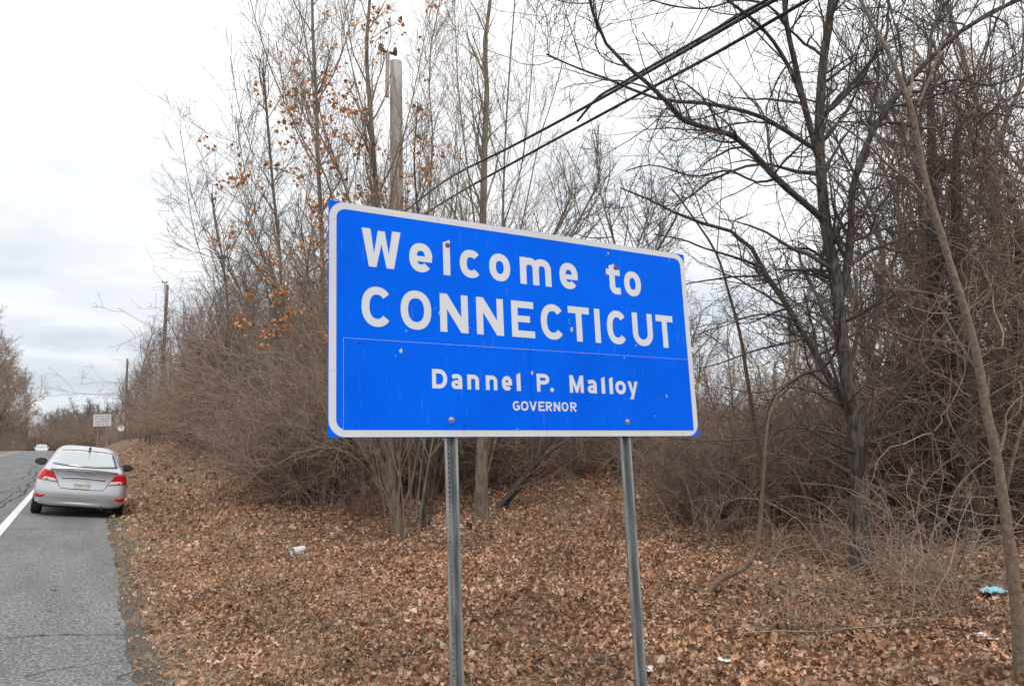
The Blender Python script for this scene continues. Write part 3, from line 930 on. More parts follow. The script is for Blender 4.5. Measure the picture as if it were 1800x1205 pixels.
# ------------------------------------------------------------------ silver car on the shoulder
def make_car():
    S = [(-2.16, .30, .70, .62, .90, .46, .955), (-2.13, .23, .79, .70, .93, .52, .985), (-2.02, .21, .845, .745, .955, .58, 1.0), (-1.80, .20, .852, .76, .965, .60, 1.03),
         (-1.68, .20, .852, .765, .97, .60, 1.06), (-1.35, .19, .852, .77, .965, .585, 1.20), (-.98, .19, .852, .775, .955, .575, 1.34), (-.80, .19, .852, .775, .95, .57, 1.395),
         (-.35, .18, .852, .775, .945, .565, 1.445), (.2, .18, .852, .775, .935, .565, 1.445), (.6, .18, .852, .775, .925, .57, 1.37), (1.2, .18, .852, .765, .91, .60, 1.04),
         (1.45, .18, .852, .745, .89, .58, .955), (1.85, .2, .83, .70, .83, .5, .86), (2.08, .24, .76, .62, .73, .42, .75), (2.17, .30, .62, .5, .62, .3, .64)]
    V, F = [], []
    n = 10
    for si, (y, zb, w, wb, zbelt, wr, zr) in enumerate(S):
        pts = [(0, zb), (.78 * w, zb), (w * .965, zb + .07), (w, .48), (w * .985, .74), (wb, zbelt), ((wb + wr) / 2 * 1.015, (zbelt + zr) / 2 + .005), (wr, zr - .03), (.6 * wr, zr - .004), (0, zr)]
        for sgn in (1, -1):
            for (x, z) in pts:
                yo = 0
                if si < 2:      # shape of the tail: bumper proud, boot lid leaning in, lip proud
                    k = 1 if si == 0 else .6
                    yo = k * (-.075 * math.exp(-((z - .50) / .14) ** 2) + .05 * math.exp(-((z - .25) / .08) ** 2) - .055 * math.exp(-((z - .965) / .03) ** 2) + .10 * (x / .85) ** 2)
                if si > len(S) - 3:
                    yo = -.10 * (x / .7) ** 2
                V.append((sgn * x, y + yo, z))
    N2 = 2 * n
    for i in range(len(S) - 1):
        for j in range(n - 1):
            a, b = i * N2 + j, (i + 1) * N2 + j
            F.append((a, a + 1, b + 1, b)); a += n; b += n
            F.append((a, b, b + 1, a + 1))
    for i, rev in ((0, 0), (len(S) - 1, 1)):
        for j in range(n - 1):
            a = i * N2 + j
            q = (a, a + n, a + n + 1, a + 1)
            F.append(q if not rev else q[::-1])
    import bmesh
    bm = bmesh.new()
    vs = [bm.verts.new(v) for v in V]
    for f in F:
        try: bm.faces.new([vs[i] for i in f])
        except ValueError: pass
    bmesh.ops.remove_doubles(bm, verts=bm.verts, dist=1e-5)
    bmesh.ops.recalc_face_normals(bm, faces=bm.faces)
    me = bpy.data.meshes.new('body'); bm.to_mesh(me); bm.free()
    tmp = bpy.data.objects.new('tmp', me); COL.objects.link(tmp)
    sub = tmp.modifiers.new('s', 'SUBSURF'); sub.levels = 3; sub.render_levels = 3
    cutters = []
    for yy in (-1.33, 1.24):
        mb = MB(); mb.tube([(-1.2, yy, .30), (1.2, yy, .30)], .345, 28)
        c = mb.build('cutter', M['dark']); cutters.append(c)
        md = tmp.modifiers.new('b', 'BOOLEAN'); md.operation = 'DIFFERENCE'; md.object = c; md.solver = 'FAST'
    dg = bpy.context.evaluated_depsgraph_get()
    bme = bpy.data.meshes.new_from_object(tmp.evaluated_get(dg))
    bpy.data.objects.remove(tmp)
    for c in cutters: bpy.data.objects.remove(c)
    bme.materials.clear()
    bme.polygons.foreach_set('use_smooth', [True] * len(bme.polygons))
    car = empty('parked_car')
    tag(car, 'silver sedan parked on the asphalt shoulder', 'car')
    body = new_obj('body', bme, car, M['paint'])
    bvh = BVHTree.FromPolygons([v.co[:] for v in bme.vertices], [p.vertices[:] for p in bme.polygons])
    def proj(x, z, axis='rear', off=.004):
        if axis == 'rear':
            o, d = Vector((x, -4, z)), Vector((0, 1, 0))
        elif axis == 'front':
            o, d = Vector((x, 4, z)), Vector((0, -1, 0))
        else:
            sg = 1 if axis == 'right' else -1
            o, d = Vector((sg * 3, x, z)), Vector((-sg, 0, 0))
        h = bvh.ray_cast(o, d)
        if h[0] is None: return None
        nn = h[1] if h[1].dot(d) < 0 else -h[1]
        return h[0] + nn * off
    def patch(name, lo, hi, m, parent, axis='rear', nu=14, nv=6, off=.004):
        """skin patch between two outlines seen square-on, laid on the body"""
        def samp(pl, u):
            f = u * (len(pl) - 1); i = min(int(f), len(pl) - 2); t = f - i
            return (pl[i][0] + (pl[i + 1][0] - pl[i][0]) * t, pl[i][1] + (pl[i + 1][1] - pl[i][1]) * t)
        v = []; ok = True
        for j in range(nv + 1):
            for i in range(nu + 1):
                a = samp(lo, i / nu); b = samp(hi, i / nu); t = j / nv
                p = proj(a[0] + (b[0] - a[0]) * t, a[1] + (b[1] - a[1]) * t, axis, off)
                v.append(p if p is not None else (v[-1] if v else Vector((0, 0, 0))))
        f = [(j * (nu + 1) + i, j * (nu + 1) + i + 1, (j + 1) * (nu + 1) + i + 1, (j + 1) * (nu + 1) + i) for j in range(nv) for i in range(nu)]
        me = bpy.data.meshes.new(name); me.from_pydata([tuple(p) for p in v], [], f); me.update()
        me.polygons.foreach_set('use_smooth', [True] * len(me.polygons))
        o = new_obj(name, me, parent, m)
        md = o.modifiers.new('t', 'SOLIDIFY'); md.thickness = .003; md.offset = 0
        return o
    def seam(pts, parent, axis='rear', w=.008, m=None, off=.003, name='seam'):
        lo = [(x, z - w / 2) for x, z in pts]; hi = [(x, z + w / 2) for x, z in pts]
        if abs(pts[0][0] - pts[-1][0]) < abs(pts[0][1] - pts[-1][1]):
            lo = [(x - w / 2, z) for x, z in pts]; hi = [(x + w / 2, z) for x, z in pts]
        return patch(name, lo, hi, m or M['dark'], parent, axis, 16, 1, off)
    rw = patch('rear_window', [(-.60, 1.055), (-.3, 1.035), (0, 1.03), (.3, 1.035), (.60, 1.055)], [(-.50, 1.315), (-.25, 1.335), (0, 1.34), (.25, 1.335), (.50, 1.315)], M['glass'], car, nu=20, nv=8)
    seam([(-.61, 1.045), (-.3, 1.024), (0, 1.02), (.3, 1.024), (.61, 1.045)], rw, w=.012, name='window_seal')
    seam([(-.505, 1.325), (-.25, 1.345), (0, 1.35), (.25, 1.345), (.505, 1.325)], rw, w=.010, name='window_seal')
    patch('windscreen', [(-.62, .985), (0, .99), (.62, .985)], [(-.50, 1.36), (0, 1.40), (.50, 1.36)], M['glass'], car, 'front', 16, 8)
    for ax in ('left', 'right'):
        patch('side_window', [(-1.25, .985), (-.3, .975), (.95, .955)], [(-1.0, 1.27), (-.3, 1.375), (.52, 1.33)], M['glass'], car, ax, 18, 6)
        dr = seam([(-.32, .30), (-.30, .6), (-.33, .93)], car, ax, .008, name='door_seam')
        hd = MB(); sg = 1 if ax == 'right' else -1
        for yy in (-.62, .28):
            hd.box((sg * .84, yy, .80), (.03, .17, .022))
        hd.build('door_handle', M['chrome'], car, bevel=.004)
        seam([(-2.0, .42), (-1.75, .43)], car, ax, .006, name='bumper_seam')
    for sg in (-1, 1):
        X = lambda l: [(sg * x, z) for x, z in l]
        tl = patch('taillight', X([(.84, .745), (.72, .72), (.45, .690)]), X([(.79, .945), (.72, .94), (.575, .915)]), M['red_lens'], car, nu=16, nv=8, off=.010)
        patch('reversing_lens', X([(.74, .732), (.60, .716), (.458, .698)]), X([(.69, .79), (.62, .782), (.51, .765)]), M['clear_lens'], tl, nu=10, nv=3, off=.0145)
        patch('indicator_lens', X([(.69, .742), (.63, .735)]), X([(.675, .775), (.63, .77)]), M['amber_lens'], tl, nu=4, nv=2, off=.018)
        patch('reflector', X([(.79, .385), (.72, .38), (.66, .395)]), X([(.83, .455), (.72, .447), (.62, .437)]), M['red_lens'], car, nu=8, nv=3, off=.006)
        patch('headlight', X([(.70, .62), (.5, .60), (.36, .60)]), X([(.72, .74), (.55, .71), (.38, .66)]), M['clear_lens'], car, 'front', 10, 4, .006)
        # boot seams either side
        seam(X([(.45, .70), (.43, .64), (.38, .590)]), body, w=.010, name='boot_seam')
        seam(X([(.45, .70), (.575, .915), (.60, .97)]), body, w=.008, name='boot_seam')
        # bumper crease and lower moulding
        seam(X([(.63, .425), (.45, .405), (.0, .395)]), body, w=.006, name='bumper_crease', m=M['rim'])
    seam([(-.39, .588), (-.2, .578), (0, .575), (.2, .578), (.39, .588)], body, w=.011, name='boot_seam')
    patch('garnish', [(-.40, .792), (0, .806), (.40, .792)], [(-.40, .806), (0, .826), (.40, .806)], M['paint'], car, nu=16, nv=2, off=.028)
    patch('garnish_painted_shade', [(-.40, .776), (0, .790), (.40, .776)], [(-.40, .793), (0, .807), (.40, .793)], M['dark'], body, nu=16, nv=1, off=.004)  # dark strip standing in for the shade under the garnish ridge
    patch('lower_valance', [(-.50, .212), (-.3, .208), (0, .206), (.3, .208), (.50, .212)], [(-.46, .226), (-.3, .232), (0, .235), (.3, .232), (.46, .226)], M['dark'], car, nu=18, nv=3, off=.004)
    # spoiler lip along the boot edge
    v = []
    mb = MB()
    pts = [proj(x, .945 + .03 * (1 - (x / .62) ** 2), 'rear', 0) for x in np.linspace(-.62, .62, 17)]
    mb.tube([p + Vector((0, -.012, .015)) for p in pts], [.006 + .022 * math.sin(math.pi * i / 16) ** .5 for i in range(17)], 8)
    mb.build('boot_lip', M['paint'], car, True)
    # number plate
    pp = proj(-.01, .665, 'rear', .02)
    mb = MB(); mb.box((-.01, pp.y, .665), (.305, .006, .155)); pl = mb.build('number_plate', M['tail_plate'], car, bevel=.004)
    mbg = MB()
    for ch, x, w in (('8', -.143, .034), ('0', -.103, .034), ('6', -.063, .034), ('Y', .022, .036), ('D', .064, .034), ('U', .104, .034)):
        letter(ch, x, .625, w, .068, .011, pp.y - .003, .001, None, None, mb=mbg)
    mbg.build('plate_characters', M['plate_green'], pl)
    mb = MB()
    for cx in (-.012, .010):
        mb.prism(arc(cx - .008, .66, .017, .022, 0, 345, 12, 2), pp.y - .0040 - (cx > 0) * .0003, pp.y - .003)
    mb.build('orange_emblem', M['plate_orange'], pl)
    mb = MB(); mb.box((.10, pp.y - .0036, .727), (.04, .001, .018)); mb.build('sticker', M['line_yellow'], pl)
    mb = MB(); mb.box((-.01, pp.y - .0036, .592), (.30, .0012, .010)); mb.box((-.01, pp.y - .0036, .738), (.30, .0012, .008)); mb.build('plate_frame', M['chrome'], pl)
    # oval badge with a slanted letter
    pb = proj(.0, .875, 'rear', .004)
    mb = MB(); ring = arc(0, .875, .062, .031, 0, 352, 28, 2)
    mb.tube([(x, pb.y - .004, z) for x, z in ring] + [(ring[0][0], pb.y - .004, ring[0][1])], .0052, 6)
    mb.tube([(-.032, pb.y - .005, .853), (-.014, pb.y - .005, .898)], .0062, 6); mb.tube([(.014, pb.y - .005, .852), (.032, pb.y - .005, .897)], .0062, 6)
    mb.tube([(-.023, pb.y - .005, .872), (0, pb.y - .005, .880), (.023, pb.y - .005, .878)], .0055, 6)
    mb.build('badge', M['chrome'], car, True)
    mb = MB()
    for k, ch in enumerate('ACCENT'):
        pa = proj(-.53 + k * .028, .915, 'rear', .003)
        letter(ch, -.54 + k * .028, .900, .020, .022, .005, pa.y, .002, None, None, mb=mb)
    mb.build('model_lettering', M['rim'], car)
    # mirrors
    for sg in (-1, 1):
        mb = MB()
        c = Vector((sg * .905, .66, 1.0)); rings, seg = 8, 14
        for i in range(rings + 1):
            t = -1 + 2 * i / rings; k = max(.05, (1 - abs(t) ** 2.6)) ** .5
            for j in range(seg):
                a = 2 * math.pi * j / seg
                mb.v.append((c.x + t * .125, c.y + .06 * k * math.cos(a) - .02 * sg * t, c.z + .085 * k * (1 - .12 * t * sg) * math.sin(a)))
        for i in range(rings):
            for j in range(seg):
                j2 = (j + 1) % seg; mb.f.append((i * seg + j, i * seg + j2, (i + 1) * seg + j2, (i + 1) * seg + j))
        mb.f.append(tuple(range(seg))); mb.f.append(tuple(rings * seg + j for j in range(seg)))
        mb.tube([(sg * .76, .70, .955), (sg * .83, .67, .965)], .022, 8)
        mr_ = mb.build('door_mirror', M['dark'], car, True)
        mb = MB(); mb.prism([(sg * .905 + .10 * math.cos(a * .5236) , 1.0 + .062 * math.sin(a * .5236)) for a in range(12)], .594, .600); mb.build('mirror_glass', M['mirror_dark'], mr_)
    # wheels
    for yy in (-1.33, 1.24):
        for sg in (-1, 1):
            mb = MB(); prof = [(.20, -.09), (.275, -.098), (.302, -.085), (.31, -.05), (.31, .05), (.302, .085), (.275, .098), (.20, .09)]
            seg = 32
            for k in range(seg):
                a = 2 * math.pi * k / seg
                for r_, x_ in prof: mb.v.append((sg * .755 + x_, yy + r_ * math.cos(a), .31 + r_ * math.sin(a)))
            for k in range(seg):
                k2 = (k + 1) % seg
                for j in range(7): mb.f.append((k * 8 + j, k * 8 + j + 1, k2 * 8 + j + 1, k2 * 8 + j))
            tyre = mb.build('wheel', M['rubber'], car, True)
            mb = MB(); x_ = sg * (.755 + .085)
            mb.tube([(sg * .69, yy, .31), (sg * .80, yy, .31)], .20, 24)
            for k in range(5):
                a = 2 * math.pi * k / 5
                mb.tube([(x_ - sg * .01, yy, .31), (x_ - sg * .015, yy + .19 * math.cos(a), .31 + .19 * math.sin(a))], [.035, .022], 6)
            mb.build('rim', M['rim'], tyre)
    # underbody, exhaust, antenna
    mb = MB(); mb.box((0, -.05, .26), (1.30, 3.7, .16)); mb.build('underbody', M['dark'], car)
    mb = MB(); mb.tube([(.42, -1.9, .22), (.42, -2.12, .215)], .03, 10); mb.build('exhaust_pipe', M['dark'], car)
    pr = bvh.ray_cast(Vector((.03, -.80, 3)), Vector((0, 0, -1)))[0]
    mb = MB(); mb.tube([pr + Vector((0, 0, -.005)), pr + Vector((0, -.02, .025)), pr + Vector((0, -.035, .04))], [.030, .022, .010], 10); mb.tube([pr + Vector((0, -.03, .035)), pr + Vector((.01, -.16, .26))], [.006, .004], 6)
    mb.build('antenna', M['dark'], car)
    return car
car = make_car()
cx0, cy0 = -.01, 19.1 + 1.33
TILT = math.radians(6.3)
car.rotation_euler = (0, TILT, 0)
car.location = (cx0, cy0, float(zroad(np.array(cx0 - .755), np.array(cy0 - 1.33))) - .755 * math.sin(TILT) + .004)

# ------------------------------------------------------------------ pickup going over the crest
def make_pickup():
    t = empty('pickup_truck')
    tag(t, 'small white pickup truck driving away over the crest of the road', 'truck')
    mb = MB()
    side = [(-2.6, .45), (2.3, .45), (2.45, .75), (2.4, 1.0), (1.2, 1.10), (.45, 1.78), (-.55, 1.82), (-.78, 1.12), (-2.6, 1.12)]
    for sgn in (-1, 1):
        pass
    n = len(side)
    wid = [.90, .90, .88, .84, .86, .70, .70, .88, .90]
    mb.v = [(-w, y, z) for (y, z), w in zip(side, wid)] + [(w, y, z) for (y, z), w in zip(side, wid)]
    mb.f = [tuple(range(n)), tuple(n + i for i in reversed(range(n)))] + [(i, n + i, n + (i + 1) % n, (i + 1) % n) for i in range(n)]
    mb.build('body', M['vehicle_white'], t, bevel=.03)
    mb = MB(); mb.v = [(-.62, -.58, 1.72), (.62, -.58, 1.72), (.72, -.735, 1.25), (-.72, -.735, 1.25)]
    mb.v = [(x, y - .02, z) for x, y, z in mb.v]; mb.f = [(0, 1, 2, 3)]; o = mb.build('rear_window', M['glass'], t); md = o.modifiers.new('t', 'SOLIDIFY'); md.thickness = .01
    mb = MB()
    for x in (-.22, 0, .22): mb.tube([(x, -.1, 1.80), (x, -.1, 1.93)], .075, 10)
    mb.build('beacon', M['amber_lens'], t)
    for sg in (-1, 1):
        mb = MB(); mb.box((sg * 1.0, .6, 1.32), (.14, .08, .22)); mb.tube([(sg * .84, .6, 1.25), (sg * .98, .6, 1.27)], .02, 6); mb.build('door_mirror', M['vehicle_white'], t, bevel=.02)
        mb = MB(); mb.box((sg * .83, -2.61, .88), (.12, .02, .30)); mb.build('taillight', M['red_lens'], t)
        for yy in (-1.6, 1.55):
            mb = MB(); mb.tube([(sg * .70, yy, .37), (sg * .91, yy, .37)], .37, 20); w_ = mb.build('wheel', M['rubber'], t)
            mb = MB(); mb.tube([(sg * .90, yy, .37), (sg * .92, yy, .37)], .22, 16); mb.build('rim', M['rim'], w_)
    return t
tr = make_pickup()
tx, ty = -5.1, 132.0
tr.location = (tx, ty, float(crest(ty)) + .02)
tr.scale = (.88, .9, .93)
tr.rotation_euler = (0, 0, math.radians(3))

# ------------------------------------------------------------------ far signs
def far_sign():
    px0, py0 = 182.5, 738
    d = 58.0
    c = at(px0, py0, d)
    g = float(gz(c[0], c[1]))
    t = empty('regulatory_sign', (c[0], c[1], g), (0, math.radians(-2), math.radians(-4)))
    tag(t, 'white rectangular sign with four lines of black text beyond the car', 'sign')
    z = c[2] - g
    mb = MB(); mb.prism([(-.60, z - .44), (.60, z - .44), (.60, z + .44), (-.60, z + .44)], 0, .01); p = mb.build('panel', M['sign_white'], t)
    for k, line in enumerate(('DRIVER USE', 'OF HANDHELD', 'TELEPHONES', 'PROHIBITED')):
        mb = MB(); x = -len(line) * .094 / 2; 
        for ch in line:
            if ch != ' ': letter(ch, x, z + .24 - k * .195, .068 if ch != 'I' else .016, .105, .017, 0, .002, None, None, mb=mb)
            x += .094
        mb.build('lettering', M['black_ink'], p)
    for sx in (-.29, .33):
        mb = MB(); mb.box((sx, .045, (z + .3) / 2 - .1), (.06, .05, z + .5)); mb.build('post', M['steel'], t)
far_sign()
def disc_sign(c, pole_x):
    t = empty('round_disc', tuple(c)); tag(t, 'round white disc mounted beside the pale foot of a far pole', 'disc')
    mb = MB(); seg = 24
    for i, (r_, y_) in enumerate(((.36, -.05), (.34, .0), (.18, .05), (.03, .065))):
        for k in range(seg):
            a = 2 * math.pi * k / seg; mb.v.append((r_ * math.cos(a), y_ - .02, r_ * math.sin(a)))
    for i in range(3):
        for k in range(seg):
            k2 = (k + 1) % seg; mb.f.append((i * seg + k, i * seg + k2, (i + 1) * seg + k2, (i + 1) * seg + k))
    mb.f.append(tuple(3 * seg + k for k in range(seg)))
    o = mb.build('dish', M['white_paint'], t, True); md = o.modifiers.new('t', 'SOLIDIFY'); md.thickness = .02
    mb = MB(); mb.tube([(0, .05, 0), (pole_x, .06, 0)], .03, 8); mb.build('bracket', M['steel'], t)
    mb = MB(); mb.tube([(0, .03, -.3), (.03, -.22, .03)], .014, 6); mb.box((.03, -.22, .03), (.08, .06, .08)); mb.build('feed_arm', M['dark'], t)
def street_sign():
    c = at(23.5, 776.5, 92)
    g = float(gz(c[0], c[1]))
    t = empty('street_name_sign', (c[0], c[1], g)); tag(t, 'small green street name sign on a thin post across the road', 'sign')
    z = c[2] - g
    mb = MB(); mb.box((0, 0, z), (.42, .01, .11)); mb.build('blade', M['green_sign'], t)
    mb = MB(); mb.tube([(0, .03, -.2), (0, .03, z + .05)], .03, 8); mb.build('post', M['steel'], t)
street_sign()

# ------------------------------------------------------------------ utility poles and cables
def util_pole(label, base, top, r0, r1, hardware=0, pale=False):
    t = empty('utility_pole', tuple(base)); tag(t, label, 'pole')
    b, tp = np.array(base, float), np.array(top, float)
    mb = MB(); n = 10
    mb.tube([tuple((b + (tp - b) * k / n) - b - (np.array([0, 0, .4]) if k == 0 else 0)) for k in range(n + 1)], [r0 + (r1 - r0) * k / n for k in range(n + 1)], 16)
    mb.build('pole', M['wood_pole_dark'] if pale else M['wood_pole'], t, True)
    ax = norm(tp - b); Lp = np.linalg.norm(tp - b)
    if hardware:
        mb = MB(); mb.box(tuple(tp - b + np.array([-.20, -.05, -.35])), (.07, .07, 1.0)); mb.build('top_bracket', M['wood_pole'], t, bevel=.01)
        mb = MB()
        for dx in (-.36, -.04): mb.tube([tuple(tp - b + np.array([dx, -.05, .10])), tuple(tp - b + np.array([dx, -.05, .18])), tuple(tp - b + np.array([dx, -.05, .27]))], [.03, .05, .028], 10)
        mb.tube([tuple(tp - b + np.array([-.40, -.05, .13])), tuple(tp - b + np.array([.0, -.05, .13]))], .03, 6)
        mb.build('insulator', M['bark_dark'], t)
        for k in range(7):
            h = Lp * (.55 + .06 * k) ; p = ax * h; mb = MB(); mb.tube([tuple(p + np.array([.05, -.15, 0])), tuple(p + np.array([.05, -.19, 0]))], .012, 6); mb.build('bolt', M['dark'], t)
    return t
UX = 5.55
def on_u(px, py, u=UX):
    r = ray(px, py); k = (u - EYE[0]) / r[0]; return EYE + k * r
D1 = 16.2
top1 = at(696, 108, D1); low1 = at(701, 800, D1)
base1 = low1 + (low1 - top1) * .045
base1[2] = float(gz(base1[0], base1[1]))
util_pole('weathered grey utility pole rising behind the welcome sign', base1, top1, .165, .125, 1)
D2 = 62.0
t2_ = at(294, 500, D2); l2_ = at(287, 640, D2); b2_ = l2_ + (l2_ - t2_) * .9; b2_[2] = float(gz(b2_[0], b2_[1]))
pole2 = util_pole('leaning utility pole wrapped in vines among the trees', b2_, t2_, .17, .12, 1, True)
D3 = 95.0
t3_ = at(224, 630, D3); l3_ = at(219.5, 768, D3); b3_ = l3_.copy(); b3_[2] = float(gz(b3_[0], b3_[1])) - .05
util_pole('distant utility pole with a pale foot beside the white disc', b3_, t3_, .16, .12, 0, True)
cc = at(213, 752, D3 - .5); disc_sign(cc, .45)
def cable(label, pts, r, extra=None, smooth=60):
    P = smooth_path(pts, smooth)
    t = Tubes(); t.add(P, np.full(len(P), r), 8)
    if extra: 
        for e, rr in extra:
            t.add(smooth_path(e, 30), np.full(30, rr), 6)
    o = t.obj('overhead_cable', M['cable'], None)
    tag(o, label, 'cable')
dD = lambda py: 0
near_pole_z = 0
attachA = at(716, 368, D1 - .1); attachB = at(722, 392, D1 - .1)
nextA = at(291, 598, D2); nextB = at(291, 612, D2)
upA = [on_u(1700, -185, UX - .2), on_u(1500, -72, UX - .2), on_u(1362, 0, UX - .2), on_u(1200, 92, UX - .2), on_u(1040, 182, UX - .2), on_u(900, 257, UX - .2), on_u(790, 313, UX - .15), attachA]
lash = [on_u(1700, -197, UX - .2), on_u(1500, -82, UX - .2), on_u(1362, -8, UX - .2), on_u(1200, 85, UX - .2), on_u(1090, 148, UX - .2), on_u(1050, 172, UX - .2), on_u(1015, 213, UX - .2)]
cable('upper thick black overhead cable with a drooping loose end', upA, .019, [(lash, .016)])
cable('lower black overhead cable running to the grey pole', [on_u(1760, -190, UX), on_u(1560, -78, UX), on_u(1420, 0, UX), on_u(1250, 98, UX), on_u(1050, 205, UX), on_u(900, 287, UX), on_u(800, 343, UX), attachB], .018)
mid = lambda a, b, k, sag: a + (b - a) * k + np.array([0, 0, -sag * 4 * k * (1 - k)])
cable('upper black cable running from the grey pole to the vine wrapped pole', [mid(attachA, nextA, k, .55) for k in np.linspace(0, 1, 9)], .020)
cable('lower black cable running from the grey pole to the vine wrapped pole', [mid(attachB, nextB, k, .60) for k in np.linspace(0, 1, 9)], .020)
# ------------------------------------------------------------------ named trees near the sign
LV_DARK = [dict(per_m=5.6, t0=.12, t1=1, length=1.5, ang=(55, 16), up=.05, K=9, curl=.16, sides=4, rr=.5, rmin=.0032),
           dict(per_m=7.0, t0=.12, t1=1, length=.66, ang=(55, 18), up=.03, K=6, curl=.20, sides=3, rr=.6, rmin=.0026),
           dict(per_m=8.0, t0=.15, t1=1, length=.28, ang=(50, 20), up=.02, K=4, curl=.22, sides=3, rr=.7, rmin=.0021)]
LV_UP = [dict(per_m=5.0, t0=.15, t1=1, length=1.9, ang=(32, 10), up=.10, K=9, curl=.07, sides=4, rr=.5, rmin=.003),
         dict(per_m=5.5, t0=.15, t1=1, length=.8, ang=(36, 12), up=.07, K=6, curl=.10, sides=3, rr=.6, rmin=.0028),
         dict(per_m=5.5, t0=.15, t1=1, length=.32, ang=(42, 14), up=.05, K=4, curl=.12, sides=3, rr=.7, rmin=.0022)]
def base_of(px, py):
    p, d = gpt(px, py); p = p.copy(); p[2] = float(gz(p[0], p[1])) - .03
    return p, d

# dark forked tree right of the sign
B, d = base_of(1515, 1012)
tp = [B] + px_path([(1512, 930), (1508, 800), (1492, 680), (1478, 585), (1470, 494), (1452, 400), (1443, 300), (1440, 232), (1446, 116), (1460, 20), (1470, -120), (1480, -240)], d + .1, d + .8)
L = []
def dl(pts, d0, d1, r0, r1): L.append((px_path(pts, d + d0, d + d1), r0 * .62, r1 * .75))
dl([(1445, 300), (1411, 174), (1395, 100), (1382, 40), (1375, -60), (1360, -200)], .5, .2, .062, .02)
dl([(1412, 180), (1385, 115), (1342, 52), (1272, -5), (1200, -60)], .5, -.5, .04, .012)
dl([(1448, 385), (1400, 345), (1365, 314), (1325, 270), (1290, 238), (1240, 225), (1189, 205), (1170, 174), (1140, 148), (1114, 127), (1064, 75), (1040, 16), (1028, -40)], .4, -1.2, .060, .014)
dl([(1436, 262), (1407, 246), (1338, 205), (1251, 183), (1158, 174), (1064, 137), (1018, 121), (960, 95)], .5, -.4, .042, .010)
dl([(1474, 540), (1490, 465), (1496, 400), (1500, 320), (1533, 232), (1580, 163), (1632, 105), (1708, 41), (1789, 0), (1850, -30)], .4, -.3, .070, .022)
dl([(1446, 210), (1470, 175), (1500, 145), (1528, 110), (1557, 70), (1562, 0), (1570, -80)], .6, 1.2, .038, .012)
dl([(1508, 830), (1497, 738), (1469, 686), (1439, 630), (1409, 582), (1379, 529), (1342, 477), (1308, 417), (1256, 399), (1200, 380), (1140, 350), (1090, 330)], .25, .9, .075, .012)
dl([(1340, 470), (1300, 455), (1275, 447), (1235, 435), (1200, 421), (1150, 412)], .4, .3, .026, .008)
dl([(1402, 562), (1349, 552), (1310, 558), (1275, 572), (1237, 582)], .35, -.1, .02, .006)
dl([(1424, 592), (1380, 603), (1323, 617), (1260, 640), (1210, 650)], .3, .1, .022, .006)
dl([(1506, 772), (1450, 758), (1387, 751), (1340, 768), (1312, 772), (1245, 774), (1180, 770)], .2, -.4, .022, .007)
dl([(1490, 470), (1530, 440), (1570, 425), (1610, 405), (1660, 400), (1720, 385)], .3, .8, .035, .010)
dl([(1458, 30), (1490, -30), (1540, -90), (1600, -140)], .6, .2, .04, .012)
dl([(1470, 500), (1430, 485), (1400, 480), (1330, 500), (1260, 490)], .5, 1.0, .018, .006)
dl([(1500, 330), (1540, 330), (1600, 300), (1680, 290)], .3, .9, .02, .008)
dl([(1580, 163), (1620, 160), (1680, 140), (1740, 150), (1800, 130)], .1, .3, .03, .010)
dl([(1632, 105), (1640, 50), (1670, -10), (1690, -70)], 0, .2, .03, .010)
dl([(1533, 232), (1560, 215), (1640, 225), (1720, 200), (1790, 205)], .2, .9, .028, .009)
dl([(1500, 320), (1525, 270), (1530, 200), (1545, 130), (1540, 60), (1550, -20)], .3, .5, .03, .009)
dl([(1382, 40), (1350, 10), (1300, 0), (1240, 15), (1180, 10), (1130, -5)], .2, -.3, .022, .008)
dl([(1365, 314), (1330, 320), (1280, 300), (1220, 310), (1150, 290), (1100, 300)], .2, -.4, .022, .007)
dl([(1469, 686), (1440, 690), (1390, 680), (1330, 690), (1270, 680)], .1, -.2, .02, .007)
wood('dark_tree', 'tall dark barked tree with forked trunk standing right of the sign', B, (tp, .088, .028), L, M['bark_dark'], M['twig_dark'], LV_DARK, 11, flare=1.35)

# young tan tree at the right edge
B, d = base_of(1797, 1196)
tp = [B] + px_path([(1790, 1100), (1780, 1000), (1764, 880), (1752, 800), (1738, 745), (1722, 650), (1702, 562), (1672, 470), (1645, 380), (1625, 310), (1605, 200), (1570, 110), (1530, 35), (1500, -30), (1470, -120)], d, d - .2)
L = []
dl([(1640, 365), (1600, 318), (1560, 290), (1530, 258), (1480, 222), (1420, 195), (1380, 160)], -.1, -.4, .017, .004)
dl([(1600, 170), (1606, 110), (1607, 40), (1605, -40)], -.1, .1, .013, .004)
dl([(1614, 185), (1645, 110), (1662, 50), (1680, -20)], -.1, -.1, .012, .004)
dl([(1770, 855), (1785, 790), (1802, 735), (1830, 660)], 0, -.1, .018, .006)
dl([(1757, 800), (1768, 760), (1769, 728), (1785, 705), (1805, 690)], 0, .1, .011, .004)
dl([(1700, 556), (1652, 520), (1600, 510), (1540, 500), (1490, 465)], -.1, .4, .007, .003)
dl([(1560, 275), (1542, 240), (1500, 195), (1470, 180)], -.3, -.4, .008, .003)
dl([(1737, 742), (1737, 690), (1738, 660)], -.02, -.02, .010, .009)
LVY = [dict(per_m=1.6, t0=.35, t1=1, length=.6, ang=(45, 14), up=.04, K=7, curl=.10, sides=3, rr=.45, rmin=.0018),
       dict(per_m=3.0, t0=.2, t1=1, length=.22, ang=(45, 15), up=.03, K=4, curl=.12, sides=3, rr=.6, rmin=.0013)]
wood('young_tree', 'slender tan barked young tree at the right edge of the picture', B, (tp, .038, .007), L, M['bark_young'], M['twig_grey'], LVY, 12, flare=1.15)

